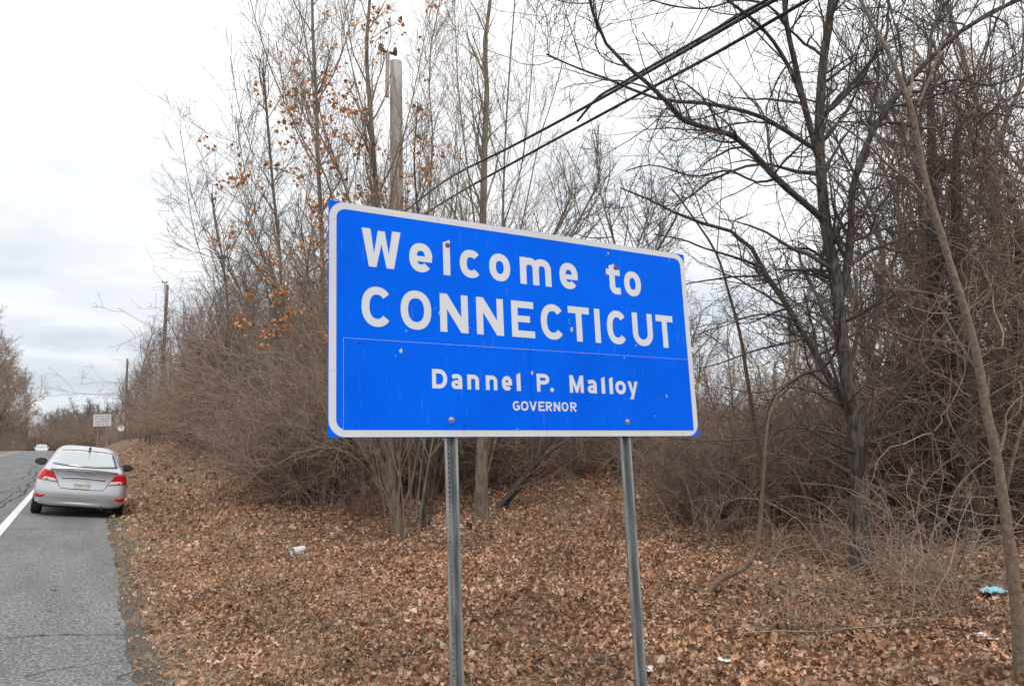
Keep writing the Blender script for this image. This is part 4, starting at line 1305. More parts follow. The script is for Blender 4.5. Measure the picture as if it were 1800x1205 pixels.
# curved reddish stem and the thin sapling behind it
B, d = base_of(1235, 1050)
tp = [B] + px_path([(1258, 1025), (1285, 1008), (1312, 995), (1328, 965), (1336, 920), (1341, 850), (1345, 790), (1350, 740), (1362, 705), (1394, 630), (1402, 585)], d, d + .2)
L = []
dl([(1350, 742), (1340, 732), (1333, 730)], .15, .1, .012, .008)
LVS = [dict(per_m=1.5, t0=.45, t1=1, length=.5, ang=(45, 14), up=.06, K=6, curl=.12, sides=3, rr=.4, rmin=.0022), dict(per_m=4, t0=.2, t1=1, length=.2, ang=(45, 14), up=.03, K=4, curl=.12, sides=3, rr=.6, rmin=.0016)]
wood('curved_sapling', 'reddish brown stem curving up from the leaves right of the sign', B, (tp, .029, .006), L, M['bark_red'], M['twig_grey'], LVS, 13, flare=1.2)
B, d = base_of(1352, 960)
tp = [B] + px_path([(1350, 900), (1341, 830), (1327, 753), (1316, 680), (1301, 589), (1282, 518), (1260, 447), (1222, 387), (1180, 330)], d, d - .8)
L = []
dl([(1260, 447), (1267, 350), (1270, 280)], -.5, -.5, .012, .004)
dl([(1326, 745), (1300, 722), (1262, 690), (1226, 670)], -.2, -.5, .012, .005)
wood('slim_sapling', 'slim reddish sapling leaning towards the right end of the sign', B, (tp, .034, .008), L, M['bark_red'], M['twig_grey'], LVS, 14, flare=1.1)

# tan clump with dead orange leaves, left of the left post
B, d = base_of(703, 946)
tp = [B] + px_path([(692, 880), (686, 790), (682, 650), (674, 500), (663, 355), (658, 290), (650, 180), (644, 90), (650, 0), (655, -90), (650, -200)], d, d + .3)
L = []
dl([(690, 900), (660, 760), (640, 560), (622, 380), (600, 310), (572, 235), (548, 130), (528, 20), (515, -60)], 0, .2, .040, .008)
dl([(692, 890), (640, 720), (610, 520), (585, 340), (540, 260), (500, 180), (465, 90), (440, 0), (430, -40)], -.1, -.4, .036, .007)
dl([(700, 920), (735, 800), (750, 600), (752, 400), (757, 320), (760, 200), (752, 120), (770, 20), (785, -60)], .1, .5, .034, .008)
dl([(672, 470), (690, 330), (712, 230), (730, 150), (748, 60), (765, -20)], .2, .0, .022, .006)
dl([(655, 260), (632, 170), (610, 80), (590, -20)], .2, .4, .020, .006)
dl([(690, 880), (650, 760), (600, 680), (545, 610), (480, 560), (420, 540)], -.1, -.7, .022, .005)
dl([(688, 860), (640, 720), (590, 610), (530, 510), (470, 470), (400, 455), (330, 405)], -.1, -.9, .022, .004)
dl([(688, 850), (630, 700), (575, 560), (520, 450), (455, 380), (390, 330)], -.1, -.5, .022, .004)
dl([(694, 900), (640, 800), (585, 770), (530, 740), (470, 700), (410, 660)], -.2, -1.0, .020, .004)
dl([(697, 915), (650, 830), (600, 790), (540, 790), (480, 820)], -.2, -1.0, .016, .004)
dl([(620, 370), (560, 330), (500, 300), (440, 290), (395, 250)], 0, -.5, .014, .004)
dl([(600, 310), (545, 200), (520, 120), (500, 60)], .1, .3, .014, .004)
for q_, (bx_, by_, tx_) in enumerate(((716, 938, 735), (724, 936, 700), (730, 930, 790), (690, 935, 640), (712, 940, 660), (736, 938, 820), (680, 930, 590), (700, 942, 712))):
    dl([(bx_, by_), (bx_ + (tx_ - bx_) * .10, by_ - 70), (bx_ + (tx_ - bx_) * .35, by_ - 190), (bx_ + (tx_ - bx_) * .7, by_ - 340), (tx_, by_ - 520), (tx_ + (tx_ - bx_) * .2, by_ - 700)], .1 - .05 * q_, .4 - .1 * q_, .018 + .004 * (q_ % 3), .005)
root, tips = wood('maple_clump', 'multi stemmed tan tree holding dead orange leaves behind the sign', B, (tp, .066, .016), L, M['bark_tan'], M['twig_tan'], LV_UP, 15, flare=1.4)
r = np.random.default_rng(3)
allt = np.concatenate([t[:, -2:].reshape(-1, 3) for t in tips[1:]])
# leaves hang in loose bunches
dd = allt - EYE; zc = dd @ FW; pxs = CX_ + F_ * (dd @ RT) / zc; pys = CY_ - F_ * (dd @ UP) / zc
seeds = [(520, 330, 90), (430, 330, 60), (400, 250, 50), (400, 440, 60), (470, 560, 60), (585, 270, 70), (610, 130, 60), (500, 480, 80), (560, 200, 70), (445, 490, 60), (650, 330, 30), (750, 260, 40), (680, 40, 60), (545, 560, 60), (480, 220, 60), (720, 320, 25)]
p = np.zeros(len(allt))
for sx, sy, sr in seeds: p += (1.0 if sx < 500 else .7) * np.exp(-(((pxs - sx) ** 2 + (pys - sy) ** 2) / sr ** 2))
cand = np.where(r.random(len(allt)) < p * .10)[0]
pos = []
for c_i in cand:
    k = r.integers(1, 6)
    pos.append(allt[c_i] + r.normal(0, .045, (k, 3)) + np.array([0, 0, -.04]))
pos = np.concatenate(pos)
leaf_cloud('leaves', pos, .036, M['leaf_orange'], root, B, r)

# smooth trunked tree behind the left post
B, d = base_of(848, 912)
tp = [B] + px_path([(846, 860), (848, 780), (850, 600), (848, 450), (850, 340), (852, 250), (856, 150), (852, 80), (862, 0), (868, -90), (870, -180)], d, d + .5)
L = []
dl([(846, 850), (870, 700), (882, 520), (884, 380), (888, 250), (896, 120), (905, 0), (910, -80)], .1, .6, .05, .010)
dl([(850, 860), (900, 640), (905, 470), (925, 360), (950, 240), (985, 130), (1000, 40)], 0, -.3, .035, .006)
dl([(850, 560), (835, 400), (820, 280), (806, 160), (800, 40), (795, -40)], .1, .1, .030, .007)
dl([(884, 400), (915, 300), (930, 180), (940, 60), (950, -40)], .4, .7, .022, .006)
dl([(848, 860), (905, 500), (960, 410), (1000, 350), (1040, 320)], 0, .3, .022, .005)
dl([(852, 250), (835, 160), (822, 60), (815, -30)], .3, .2, .016, .005)
wood('smooth_tree', 'smooth tan trunked tree with upright stems behind the left post', B, (tp, .105, .018), L, M['bark_tan'], M['twig_tan'], LV_UP, 16, flare=1.25)

# two thin dark stems beside the clump, a leaning stem, a tall grey trunk left of the sign
B, d = base_of(742, 932)
tp = [B] + px_path([(748, 870), (753, 790), (752, 650), (745, 500), (735, 380), (728, 280), (735, 180)], d, d + .3)
L = []
dl([(752, 935), (762, 870), (766, 780), (775, 640), (790, 480), (800, 380), (810, 260)], .1, .5, .034, .010)
wood('dark_sapling_pair', 'pair of thin dark stems rising between clump and left post', B, (tp, .040, .010), L, M['bark_dark'], M['twig_grey'], LV_UP, 17, flare=1.2)
B, d = base_of(878, 893)
tp = [B] + px_path([(905, 860), (930, 830), (955, 790), (985, 740), (1040, 640), (1090, 560), (1150, 450), (1190, 380)], d, d + 1.2)
L = []
dl([(880, 890), (915, 850), (940, 800), (948, 770), (965, 700)], -.1, -.3, .030, .008)
dl([(950, 800), (970, 805), (985, 815), (1000, 800)], .1, .2, .014, .005)
wood('leaning_tree', 'dark stem leaning right from the leaves between the sign posts', B, (tp, .075, .02), L, M['bark_dark'], M['twig_grey'], LV_UP, 18, flare=1.2)
for (bx, by, top, w0, lab, sd) in (((569, 852), None, [(567, 700), (567, 560), (566, 430), (560, 300), (556, 180), (550, 60), (548, -60)], .07, 'straight grey trunked tree just left of the sign', 19),
                                   ((498, 842), None, [(497, 700), (495, 560), (492, 450), (480, 330), (470, 210), (462, 120)], .05, 'grey tree standing in the brush left of the orange leaves', 20),
                                   ((400, 825), None, [(398, 720), (396, 620), (400, 540), (392, 460), (380, 400), (372, 340)], .05, 'thin grey tree in the brush beside the vine wrapped pole', 21)):
    B, d = base_of(*bx)
    tp = [B] + px_path(top, d, d + .4)
    L = []
    n = len(top)
    for k in range(5):
        i = 2 + k % (n - 3); x0, y0 = top[i]; sg = -1 if k % 2 else 1
        dl([(x0, y0), (x0 + sg * 35, y0 - 60), (x0 + sg * 60, y0 - 140), (x0 + sg * 75, y0 - 230)], .2, .2 + .6 * sg, w0 * .4, .012)
    LVF = [dict(per_m=3.4, t0=.2, t1=1, length=2.2, ang=(40, 12), up=.08, K=8, curl=.10, sides=4, rr=.5, rmin=.006),
           dict(per_m=4.2, t0=.15, t1=1, length=.95, ang=(40, 14), up=.05, K=5, curl=.12, sides=3, rr=.6, rmin=.0045),
           dict(per_m=4.0, t0=.15, t1=1, length=.4, ang=(45, 16), up=.03, K=4, curl=.14, sides=3, rr=.7, rmin=.0034)]
    wood('grey_tree', lab, B, (tp, w0, .03), L, M['bark_grey'], M['twig_grey'], LVF, sd, flare=1.3)

# vine smothered trees at the right
def vine_tree(label, bpx, trunk, blob, seed, nv, dense):
    B, d = base_of(*bpx)
    d = max(d, 8.8); B = at(bpx[0], bpx[1], d); B[2] = float(gz(B[0], B[1]))
    root = empty('vine_covered_tree', tuple(B)); tag(root, label, 'tree')
    r = np.random.default_rng(seed)
    tp = [B] + px_path(trunk, d, d + .4)
    t = Tubes(); P = smooth_path(tp, 20); t.add(P, np.linspace(.17, .03, 20) * (1 + .1 * r.normal(size=20)), 10); t.obj('trunk', M['bark_dark'], root, B)
    # hanging and climbing vines: curling paths following the trunk
    v = Tubes()
    K = 16
    n = nv
    f = r.random(n) ** .9 * 19 * .96; i0 = np.minimum(f.astype(int), 18)
    S = P[i0] + r.normal(0, 1, (n, 3)) * np.array([.35, .35, .2])
    dr = norm(r.normal(size=(n, 3)) + np.array([0, 0, .6]))
    pts = [S]; p = S; step = r.uniform(.06, .22, n)[:, None]
    for k in range(K - 1):
        pull = (P[np.minimum(i0 + k // 2, 19)] - p) * np.array([.10, .10, 0])
        dr = norm(dr + r.normal(size=dr.shape) * .28 + pull + np.array([0, 0, .02])); p = p + dr * step; pts.append(p)
    PP = np.stack(pts, 1); RR = np.repeat(r.uniform(.003, .011, n)[:, None], K, 1) * np.linspace(1, .5, K)[None]
    v.add(PP, RR, 4); v.obj('vines', M['brush_dark'], root, B)
    c = Tubes()
    c1, r1 = sprout(PP, RR, dense, .1, 1, .5, (60, 25), .0, 6, .28, r, .6, .0022)
    c.add(c1, r1, 3)
    c2, r2 = sprout(c1, r1, dense * 1.5, .1, 1, .22, (60, 25), .0, 4, .3, r, .7, .0018)
    c.add(c2, r2, 3); c.obj('crown', M['brush_dark'], root, B)
vine_tree('dark trunk smothered in tangled vines behind the young tan tree', (1700, 960), [(1697, 850), (1694, 700), (1690, 560), (1684, 420), (1680, 300), (1686, 200)], None, 31, 310, 3.4)
vine_tree('broken vine draped tree between the dark tree and the young tree', (1640, 950), [(1640, 800), (1642, 650), (1644, 480), (1640, 330), (1636, 200), (1632, 130)], None, 32, 210, 3.0)
vine_tree('leaning vine covered tree at the far right edge', (1775, 940), [(1780, 800), (1790, 650), (1795, 500), (1790, 400), (1770, 320)], None, 33, 250, 3.4)
vine_tree('low vine choked stump trunk right of the dark tree', (1590, 935), [(1590, 860), (1588, 780), (1592, 700), (1586, 620)], None, 34, 170, 3.0)

# ------------------------------------------------------------------ brush, built as a few bushes and copied
def bush_proto(seed, n, hgt, spread, m, droop, fine, fr):
    r = np.random.default_rng(seed)
    K = 9
    a = r.uniform(0, 2 * np.pi, n)
    S = np.stack([np.cos(a) * r.uniform(0, spread * .35, n), np.sin(a) * r.uniform(0, spread * .35, n), np.full(n, -.1)], 1)
    d = norm(np.stack([np.cos(a) * r.uniform(.1, .9, n), np.sin(a) * r.uniform(.1, .9, n), r.uniform(.7, 1.3, n)], 1))
    L = hgt * r.uniform(.6, 1.35, n); st = (L / (K - 1))[:, None]
    pts = [S]; p = S
    for k in range(K - 1):
        d = norm(d + r.normal(size=d.shape) * .12 + np.array([0, 0, -droop * k / K])); p = p + d * st; p[:, 2] = np.maximum(p[:, 2], .05 + .1 * r.random(n)) if k > 2 else p[:, 2]; pts.append(p)
    P = np.stack(pts, 1); R = np.repeat((r.uniform(.6, 1.3, n) * fr * 2.2)[:, None], K, 1) * np.linspace(1, .35, K)
    t = Tubes(); t.add(P, R, 4)
    c1, r1 = sprout(P, R, 4.2 * fine, .12, 1, .30 * hgt, (45, 18), .01, 6, .17, r, .6, fr * .7)
    t.add(c1, r1, 3)
    c2, r2 = sprout(c1, r1, 5.5 * fine, .1, 1, .14 * hgt, (50, 20), .0, 4, .2, r, .7, fr * .55)
    t.add(c2, r2, 3)
    me = t.mesh('shrub'); me.materials.append(m)
    return me
PB = [bush_proto(41, 46, 2.3, 1.6, M['brush'], .22, 1.45, .0050), bush_proto(42, 40, 1.9, 1.5, M['brush_red'], .28, 1.45, .0048), bush_proto(43, 50, 2.8, 1.8, M['brush'], .18, 1.35, .0052),
      bush_proto(44, 44, 2.2, 1.7, M['brush_dark'], .30, 1.4, .0048), bush_proto(45, 22, 1.5, 1.2, M['brush'], .40, 1.0, .0032),
      bush_proto(46, 70, 4.2, 2.6, M['brush'], .20, .85, .0046), bush_proto(47, 64, 3.8, 2.8, M['brush_red'], .26, .9, .0044)]
md_ = PB[5].copy(); md_.materials[0] = M['brush_dark']; PB.append(md_)
def put_bush(k, x, y, s, rz, label, group, sz=1.0):
    o = bpy.data.objects.new('shrub', PB[k]); COL.objects.link(o)
    o.location = (x, y, float(gz(x, y)) - .02); o.scale = (s, s, s * sz); o.rotation_euler = (0, 0, rz)
    tag(o, label, 'shrub', group)
R_ = random.Random(9)
# bank left of the sign: rows of brush climbing away from the road
lab1, grp1 = 'tangled brown leafless shrub on the bank left of the sign', 'brush along the bank left of the sign'
for i in range(112):
    y = 15 + 62 * R_.random() ** 1.5
    lo = 4.1 if y < 24 else 4.1 + min(1.2, (y - 24) * .05)
    u = lo + R_.random() ** 1.3 * 5.5
    s = R_.uniform(.8, 1.15) * (1.0 if u < lo + .9 else 1.45 if u < lo + 2.2 else 2.0) * (1 if y < 22 else 1.15)
    k = R_.choice((0, 1, 2, 0, 2, 3)); far_ = 'far end of the bank beyond the car' if y > 36 else 'bank between the car and the sign'
    size_ = 'low' if s < 1.25 else 'tall'
    kk, s2 = (k, s) if s < 1.45 else ({0: 5, 1: 6, 2: 5, 3: 7}[k], s * .56)
    put_bush(kk, u + float(shift(y)), y, s2, R_.uniform(0, 6.28), f"{size_} {('brown arching', 'reddish tangled', 'brown upright', 'dark tangled')[k]} shrub on the {far_}",
             f"{size_} {('brown arching', 'reddish tangled', 'brown upright', 'dark tangled')[k]} shrubs on the {far_}", R_.uniform(.8, 1.15))
lab2, grp2 = 'low tangled shrub in the leaves behind the sign', 'brush behind the welcome sign'
for i in range(40):
    px = R_.uniform(560, 1240); dep = R_.uniform(19, 33)
    p = at(px, 800, dep)
    k = R_.choice((0, 2, 3, 1)); n_ = ('brown arching', 'reddish tangled', 'brown upright', 'dark tangled')[k]
    w_ = 'left of the left post' if px < 790 else ('between the posts' if px < 1100 else 'right of the right post')
    put_bush(k, p[0], p[1], R_.uniform(.7, 1.15), R_.uniform(0, 6.28), f'{n_} shrub behind the sign, {w_}', f'{n_} shrubs behind the sign, {w_}')
lab3, grp3 = 'dense dark tangled shrub under the trees right of the sign', 'brush under the trees right of the sign'
for i in range(46):
    px = R_.uniform(1230, 1950); dep = R_.uniform(10.5, 20) if px < 1480 else R_.uniform(9, 17)
    p = at(px, 800, dep)
    k = R_.choice((3, 3, 0, 2, 1)); n_ = ('brown arching', 'reddish tangled', 'brown upright', 'dark tangled')[k]
    w_ = 'between the sign and the dark tree' if px < 1480 else ('between the dark tree and the young tan tree' if px < 1740 else 'beyond the young tan tree')
    put_bush(k, p[0], p[1], R_.uniform(.7, 1.1) if px < 1480 else R_.uniform(.9, 1.35), R_.uniform(0, 6.28), f'{n_} shrub {w_}', f'{n_} shrubs {w_}')
for (px, py, k, s, lab) in ((1215, 960, 4, .8, 'small dark leafless bush beside the right post'), (1290, 930, 4, .75, 'spindly bush between the right post and curved stem'), (1420, 985, 4, .9, 'small twiggy bush left of the dark tree'),
                            (1560, 1040, 4, .8, 'sprawling low twigs at the foot of the dark tree'), (1640, 1020, 4, .9, 'twiggy bush between the dark tree and blue litter'), (575, 900, 4, 1.0, 'pale twiggy bush left of the tan clump'),
                            (640, 905, 1, .55, 'reddish bush close to the tan clump'), (1000, 925, 4, .45, 'sparse knee high twigs between the sign posts'), (1380, 1120, 4, .5, 'low dead twigs spread over the leaves near the right edge'), (800, 880, 4, .8, 'twiggy bush between the two tan trees'),
                            (1700, 1090, 4, .6, 'low twigs left of the young tan tree')):
    p, _ = gpt(px, py)
    put_bush(k, p[0], p[1], s, R_.uniform(0, 6.28), lab, None)

# ------------------------------------------------------------------ trees of the woods, built as a few and copied
def tree_proto(seed, H, bark, twig, ang, up, fr, dens=1.0, low=.25, stem=1.0, l1n=1.5):
    r = np.random.default_rng(seed)
    root = empty('bare_tree'); q = 1.0 if stem > .9 else .3
    P = smooth_path(np.array([[0, 0, -.3], [q * r.normal(0, .15), q * r.normal(0, .15), H * .3 * stem], [q * r.normal(0, .5), q * r.normal(0, .5), H * .65 * stem], [q * r.normal(0, .8), q * r.normal(0, .8), H * stem]]), 16)
    R = np.linspace(H * .013, H * .0025, 16); R[0] *= 1.4
    t = Tubes(); t.add(P, R, 8)
    l1, r1 = sprout(P[None], R[None], l1n * dens * 10 / H, low, 1, H * (.42 if stem > .9 else .85), (ang, 9), up, 10, .07, r, .55, fr * 1.6)
    t.add(l1, r1, 5); t.obj('trunk', bark, root)
    c = Tubes()
    l2, r2 = sprout(l1, r1, 1.5 * dens, .12, 1, H * .17, (ang * .95, 12), up * .7, 7, .11, r, .55, fr)
    c.add(l2, r2, 3)
    l3, r3 = sprout(l2, r2, 2.4 * dens, .12, 1, H * .07, (45, 15), up * .5, 5, .14, r, .6, fr * .75)
    c.add(l3, r3, 3)
    l4, r4 = sprout(l3, r3, 2.6 * dens, .1, 1, H * .035, (45, 15), .02, 3, .15, r, .7, fr * .6)
    c.add(l4, r4, 3); c.obj('crown', twig, root)
    return root
TP = [tree_proto(51, 11, M['bark_grey'], M['twig_grey'], 40, .09, .012, 1.25), tree_proto(52, 13, M['bark_grey'], M['far_twig'], 46, .07, .013, 1.25), tree_proto(53, 9, M['bark_grey'], M['twig_grey'], 36, .10, .0075, 1.75),
      tree_proto(54, 12, M['bark_grey'], M['far_brown'], 48, .06, .014, 2.3, .05), tree_proto(55, 14, M['bark_grey'], M['far_twig'], 36, .05, .026, 2.0, .40, .5, 3.4)]
used = [False] * len(TP)
def put_tree(k, x, y, s, label, group, rz=None, z=None, sz=1.0):
    o = TP[k] if not used[k] else copy_tree(TP[k]); used[k] = True
    o.location = (x, y, (float(gz(x, y)) if z is None else z) - .05); o.scale = (s, s, s * sz); o.rotation_euler = (R_.uniform(-.04, .04), R_.uniform(-.04, .04), R_.uniform(0, 6.28) if rz is None else rz)
    tag(o, label, 'tree', group)
g4, l4 = 'trees in the wood behind the sign', 'bare grey tree in the wood behind the sign'
for (px, dep, k, s) in ((600, 30, 2, .8), (640, 24, 0, .75), (720, 33, 1, .8), (780, 26, 2, .8), (930, 30, 0, .62), (1010, 24, 2, .62), (1090, 28, 2, .60), (1160, 36, 0, .62), (540, 38, 0, .85), (870, 36, 1, .7), (970, 38, 0, .72), (1050, 42, 1, .62), (1130, 32, 2, .66), (1200, 34, 0, .55), (690, 27, 2, .95), (820, 40, 1, .8), (960, 20, 2, .82), (1020, 19, 2, .86), (1075, 21, 0, .72), (1120, 18, 2, .74), (1175, 22, 2, .80)):
    p = at(px, 800, dep)
    w_ = 'above the left half' if px < 900 else 'above the right half'
    put_tree(k, p[0], p[1], s, f'bare grey tree behind the sign, {w_}', f'trees behind the sign, {w_}')
g5, l5 = 'trees beyond the brush right of the sign', 'bare tree beyond the brush right of the sign'
for (px, dep, k, s) in ((1260, 30, 2, .45), (1330, 34, 2, .42), (1420, 38, 0, .42), (1540, 26, 0, .62), (1620, 20, 2, .75), (1700, 22, 1, .62), (1780, 19, 0, .72), (1850, 16, 2, .9), (1560, 17, 2, .85), (1740, 15, 0, .7), (1230, 26, 0, .42), (1290, 40, 1, .42), (1375, 30, 2, .44), (1460, 28, 0, .5), (1500, 34, 1, .55), (1600, 14, 2, .92), (1670, 16, 0, .88), (1745, 13, 2, .95), (1815, 15, 0, .85), (1530, 19, 2, 1.0), (1420, 24, 2, .6)):
    p = at(px, 800, dep)
    w_ = 'between the sign and the dark tree' if px < 1480 else ('between the dark tree and the young tan tree' if px < 1740 else 'at the right edge')
    put_tree(k, p[0], p[1], s, f'bare tree in the wood {w_}', f'trees in the wood {w_}')
g6, l6 = 'trees rising from the roadside bank', 'bare roadside tree rising from the bank left of the sign'
for (px, dep, k, s) in ((520, 27, 1, .62), (470, 30, 0, .66), (440, 36, 2, .9), (415, 31, 2, .72), (380, 40, 1, .62), (350, 46, 0, .70), (330, 52, 2, .85), (310, 60, 0, .68), (270, 62, 2, .82), (245, 66, 2, .85), (228, 74, 2, .75), (208, 100, 0, .65), (192, 120, 2, .7), (285, 48, 2, .70), (300, 50, 2, .72), (262, 54, 2, .66), (318, 44, 0, .56), (232, 84, 0, .62), (218, 88, 2, .72), (340, 34, 2, .6), (365, 30, 2, .62), (395, 26, 2, .66), (425, 24, 2, .74), (455, 22, 2, .8), (240, 92, 2, .8), (255, 60, 0, .80), (305, 58, 0, .86), (330, 60, 1, .80), (276, 66, 1, .74), (212, 104, 2, .85), (226, 106, 2, .95), (236, 100, 0, .7), (248, 90, 2, .9), (345, 38, 2, .62), (375, 36, 2, .68), (405, 34, 2, .74), (435, 30, 2, .74), (480, 26, 2, .74), (515, 22, 2, .78)):
    p = at(px, 780, dep)
    w_ = 'near the white disc' if px < 250 else ('around the vine wrapped pole' if px < 345 else 'behind the orange leaves')
    put_tree(k, p[0], p[1], s, f'bare tree rising from the bank {w_}', f'trees rising from the bank {w_}')
g7, l7 = 'trees along the far side of the road', 'brown leafless tree in the dense row across the road'
for i in range(16):
    y = 128 + i * 7.5; x = float(shift(y)) - 12.5 - R_.uniform(0, 2.0) - (0 if i % 2 else 4)
    put_tree(3, x, y, R_.uniform(1.35, 1.65), l7, g7)
g8, l8 = 'trees around the bend', 'distant bare tree around the bend at the end of the road'
for (px, dep, s) in ((90, 235, .85), (104, 215, .95), (116, 205, .92), (130, 220, .80), (141, 200, 1.12), (152, 210, 1.0), (163, 190, .9), (78, 250, .8), (175, 180, .9), (97, 260, 1.0), (123, 250, 1.05), (147, 245, 1.1), (168, 230, 1.1), (110, 270, 1.0)):
    p = at(px, 790, dep); put_tree(4, p[0], p[1], s, l8, g8, z=-2.6)
lab9, grp9 = 'brown brush under the row of trees across the road', 'brush across the road'
for i in range(40):
    y = 105 + i * 3.4; x = float(shift(y)) - 11.8 - R_.uniform(0, 2.5)
    put_bush(R_.choice((0, 2)), x, y, R_.uniform(1.3, 1.9), R_.uniform(0, 6.28), lab9, grp9)
lab10, grp10 = 'far brush at the top of the bank beside the road', 'far brush on the bank'
for i in range(26):
    y = 66 + i * 4.2; x = float(shift(y)) + (7.0 if y < 110 else 4.8) + R_.uniform(0, 3.0)
    put_bush(R_.choice((5, 6)), x, y, R_.uniform(.75, 1.1), R_.uniform(0, 6.28), lab10, grp10)
lab11, grp11 = 'distant brown brush below the trees around the bend', 'brush around the bend'
for i in range(18):
    p = at(62 + i * 7, 790, R_.uniform(165, 230)); put_bush(R_.choice((0, 2)), p[0], p[1], R_.uniform(2.6, 3.6), R_.uniform(0, 6.28), lab11, grp11)
for i, o in enumerate(TP):
    if not used[i]: bpy.data.objects.remove(o)

# vines round the leaning pole
r = np.random.default_rng(77)
t = Tubes(); n = 220; K = 10
f = r.random(n) ** 1.6; S = b2_ + (t2_ - b2_) * (f * .92)[:, None]
wd = .25 + .75 * (1 - f)
dr = norm(r.normal(size=(n, 3))); pts = [S + r.normal(size=(n, 3)) * wd[:, None] * .5]; p = pts[0]
for k in range(K - 1):
    dr = norm(dr + .35 * r.normal(size=dr.shape) + np.array([0, 0, .05])); p = p + dr * (.12 * wd)[:, None]; pts.append(p)
t.add(np.stack(pts, 1), np.full((n, K), .012), 3)
c1, r1 = sprout(np.stack(pts, 1), np.full((n, K), .012), 3, .1, 1, .5, (60, 20), 0, 4, .25, r, .7, .007); t.add(c1, r1, 3)
t.obj('vines', M['brush_dark'], pole2, b2_)

# ------------------------------------------------------------------ fallen leaves
r = np.random.default_rng(101)
def scatter(n, dlo, dhi, uniform_area):
    d = np.sqrt(r.uniform(dlo ** 2, dhi ** 2, n)) if uniform_area else r.uniform(dlo, dhi, n)
    x = r.uniform(-250, 2050, n)
    f2 = norm(np.array([FW[0], FW[1], 0])[None])[0]
    P = f2[None, :2] * d[:, None] + RT[None, :2] * (d * (x - CX_) / F_)[:, None]
    return P, d
def keep_mask(P, soft=.35):
    s = P[:, 0] - shift(P[:, 1]); e = s - s_edge(P[:, 1])
    dens = ss(.05, .75, e + .25 * vnoise(P[:, 0] * 2, P[:, 1] * 1.2, 25)) * .9 + .10 * (e > -.03)
    patch = np.clip(1.15 + 1.5 * vnoise(P[:, 0] * 1.3, P[:, 1] * 1.3, 21) + 1.0 * vnoise(P[:, 0] * 4, P[:, 1] * 4, 22), .15, 1)
    dens = dens * np.where(e < 1.6, patch, np.maximum(patch, .6))
    dens = np.maximum(dens, .0006 * (e > -.6))
    return r.random(len(P)) < dens
def leaf_litter(name, P, size, label):
    n = len(P); k = 8
    protos = []
    for q in range(14):
        an = np.arange(7) * 2 * np.pi / 7 + r.normal(0, .12, 7)
        rad = np.where(np.arange(7) % 2 == 0, 1.0, .62) * r.uniform(.75, 1.1, 7)
        x, y = np.cos(an) * rad, np.sin(an) * rad * r.uniform(.32, .85)
        fold = r.uniform(.2, .9); z = fold * np.abs(y) * r.uniform(.3, 1.2) + r.normal(0, .26, 7) + r.uniform(-.5, .9) * x * x
        protos.append(np.vstack([[0, 0, 0], np.stack([x, y, z], 1)]))
    protos = np.array(protos)
    sel = protos[r.integers(0, 14, n)]
    a = r.uniform(0, 2 * np.pi, n); tx = r.normal(0, .55, n); ty = r.normal(0, .55, n)
    ca, sa = np.cos(a), np.sin(a)
    # tilt then spin
    x, y, z = sel[..., 0], sel[..., 1], sel[..., 2]
    y, z = y * np.cos(tx)[:, None] - z * np.sin(tx)[:, None], y * np.sin(tx)[:, None] + z * np.cos(tx)[:, None]
    x, z = x * np.cos(ty)[:, None] + z * np.sin(ty)[:, None], -x * np.sin(ty)[:, None] + z * np.cos(ty)[:, None]
    x, y = x * ca[:, None] - y * sa[:, None], x * sa[:, None] + y * ca[:, None]
    s = size * np.exp(r.normal(0, .30, n))
    zc = np.maximum(gz(P[:, 0], P[:, 1]), zroad(P[:, 0], P[:, 1]) - 5 * (P[:, 0] - shift(P[:, 1]) > 1.0))
    Vv = np.stack([P[:, 0:1] + x * s[:, None], P[:, 1:2] + y * s[:, None], zc[:, None] + .004 + r.uniform(.0, .04, n)[:, None] + (z - z.min(1, keepdims=True) * .6) * s[:, None]], -1)
    b = np.arange(n) * k
    F = np.concatenate([np.stack([b, b + 1 + i, b + 1 + (i + 1) % 7], 1) for i in range(7)])
    o = new_obj(name, mesh_np(name, Vv.reshape(-1, 3), F, False), None, M['fallen_leaf'])
    tag(o, label, 'leaves', kind='stuff')
P1, d1 = scatter(108000, 3.2, 10.5, True); k = keep_mask(P1); leaf_litter('fallen_leaves', P1[k], .0212, 'crumpled brown fallen leaves covering the near ground')
P2, d2 = scatter(62000, 10.5, 21, True); k = keep_mask(P2); k &= P2[:, 1] > 0; leaf_litter('fallen_leaves', P2[k], .033 , 'crumpled brown fallen leaves covering the ground under the trees')
P3, d3 = scatter(26000, 21, 62, False); k = keep_mask(P3) & (P3[:, 0] - shift(P3[:, 1]) < 14); leaf_litter('fallen_leaves', P3[k], .065, 'brown fallen leaves on the far bank')

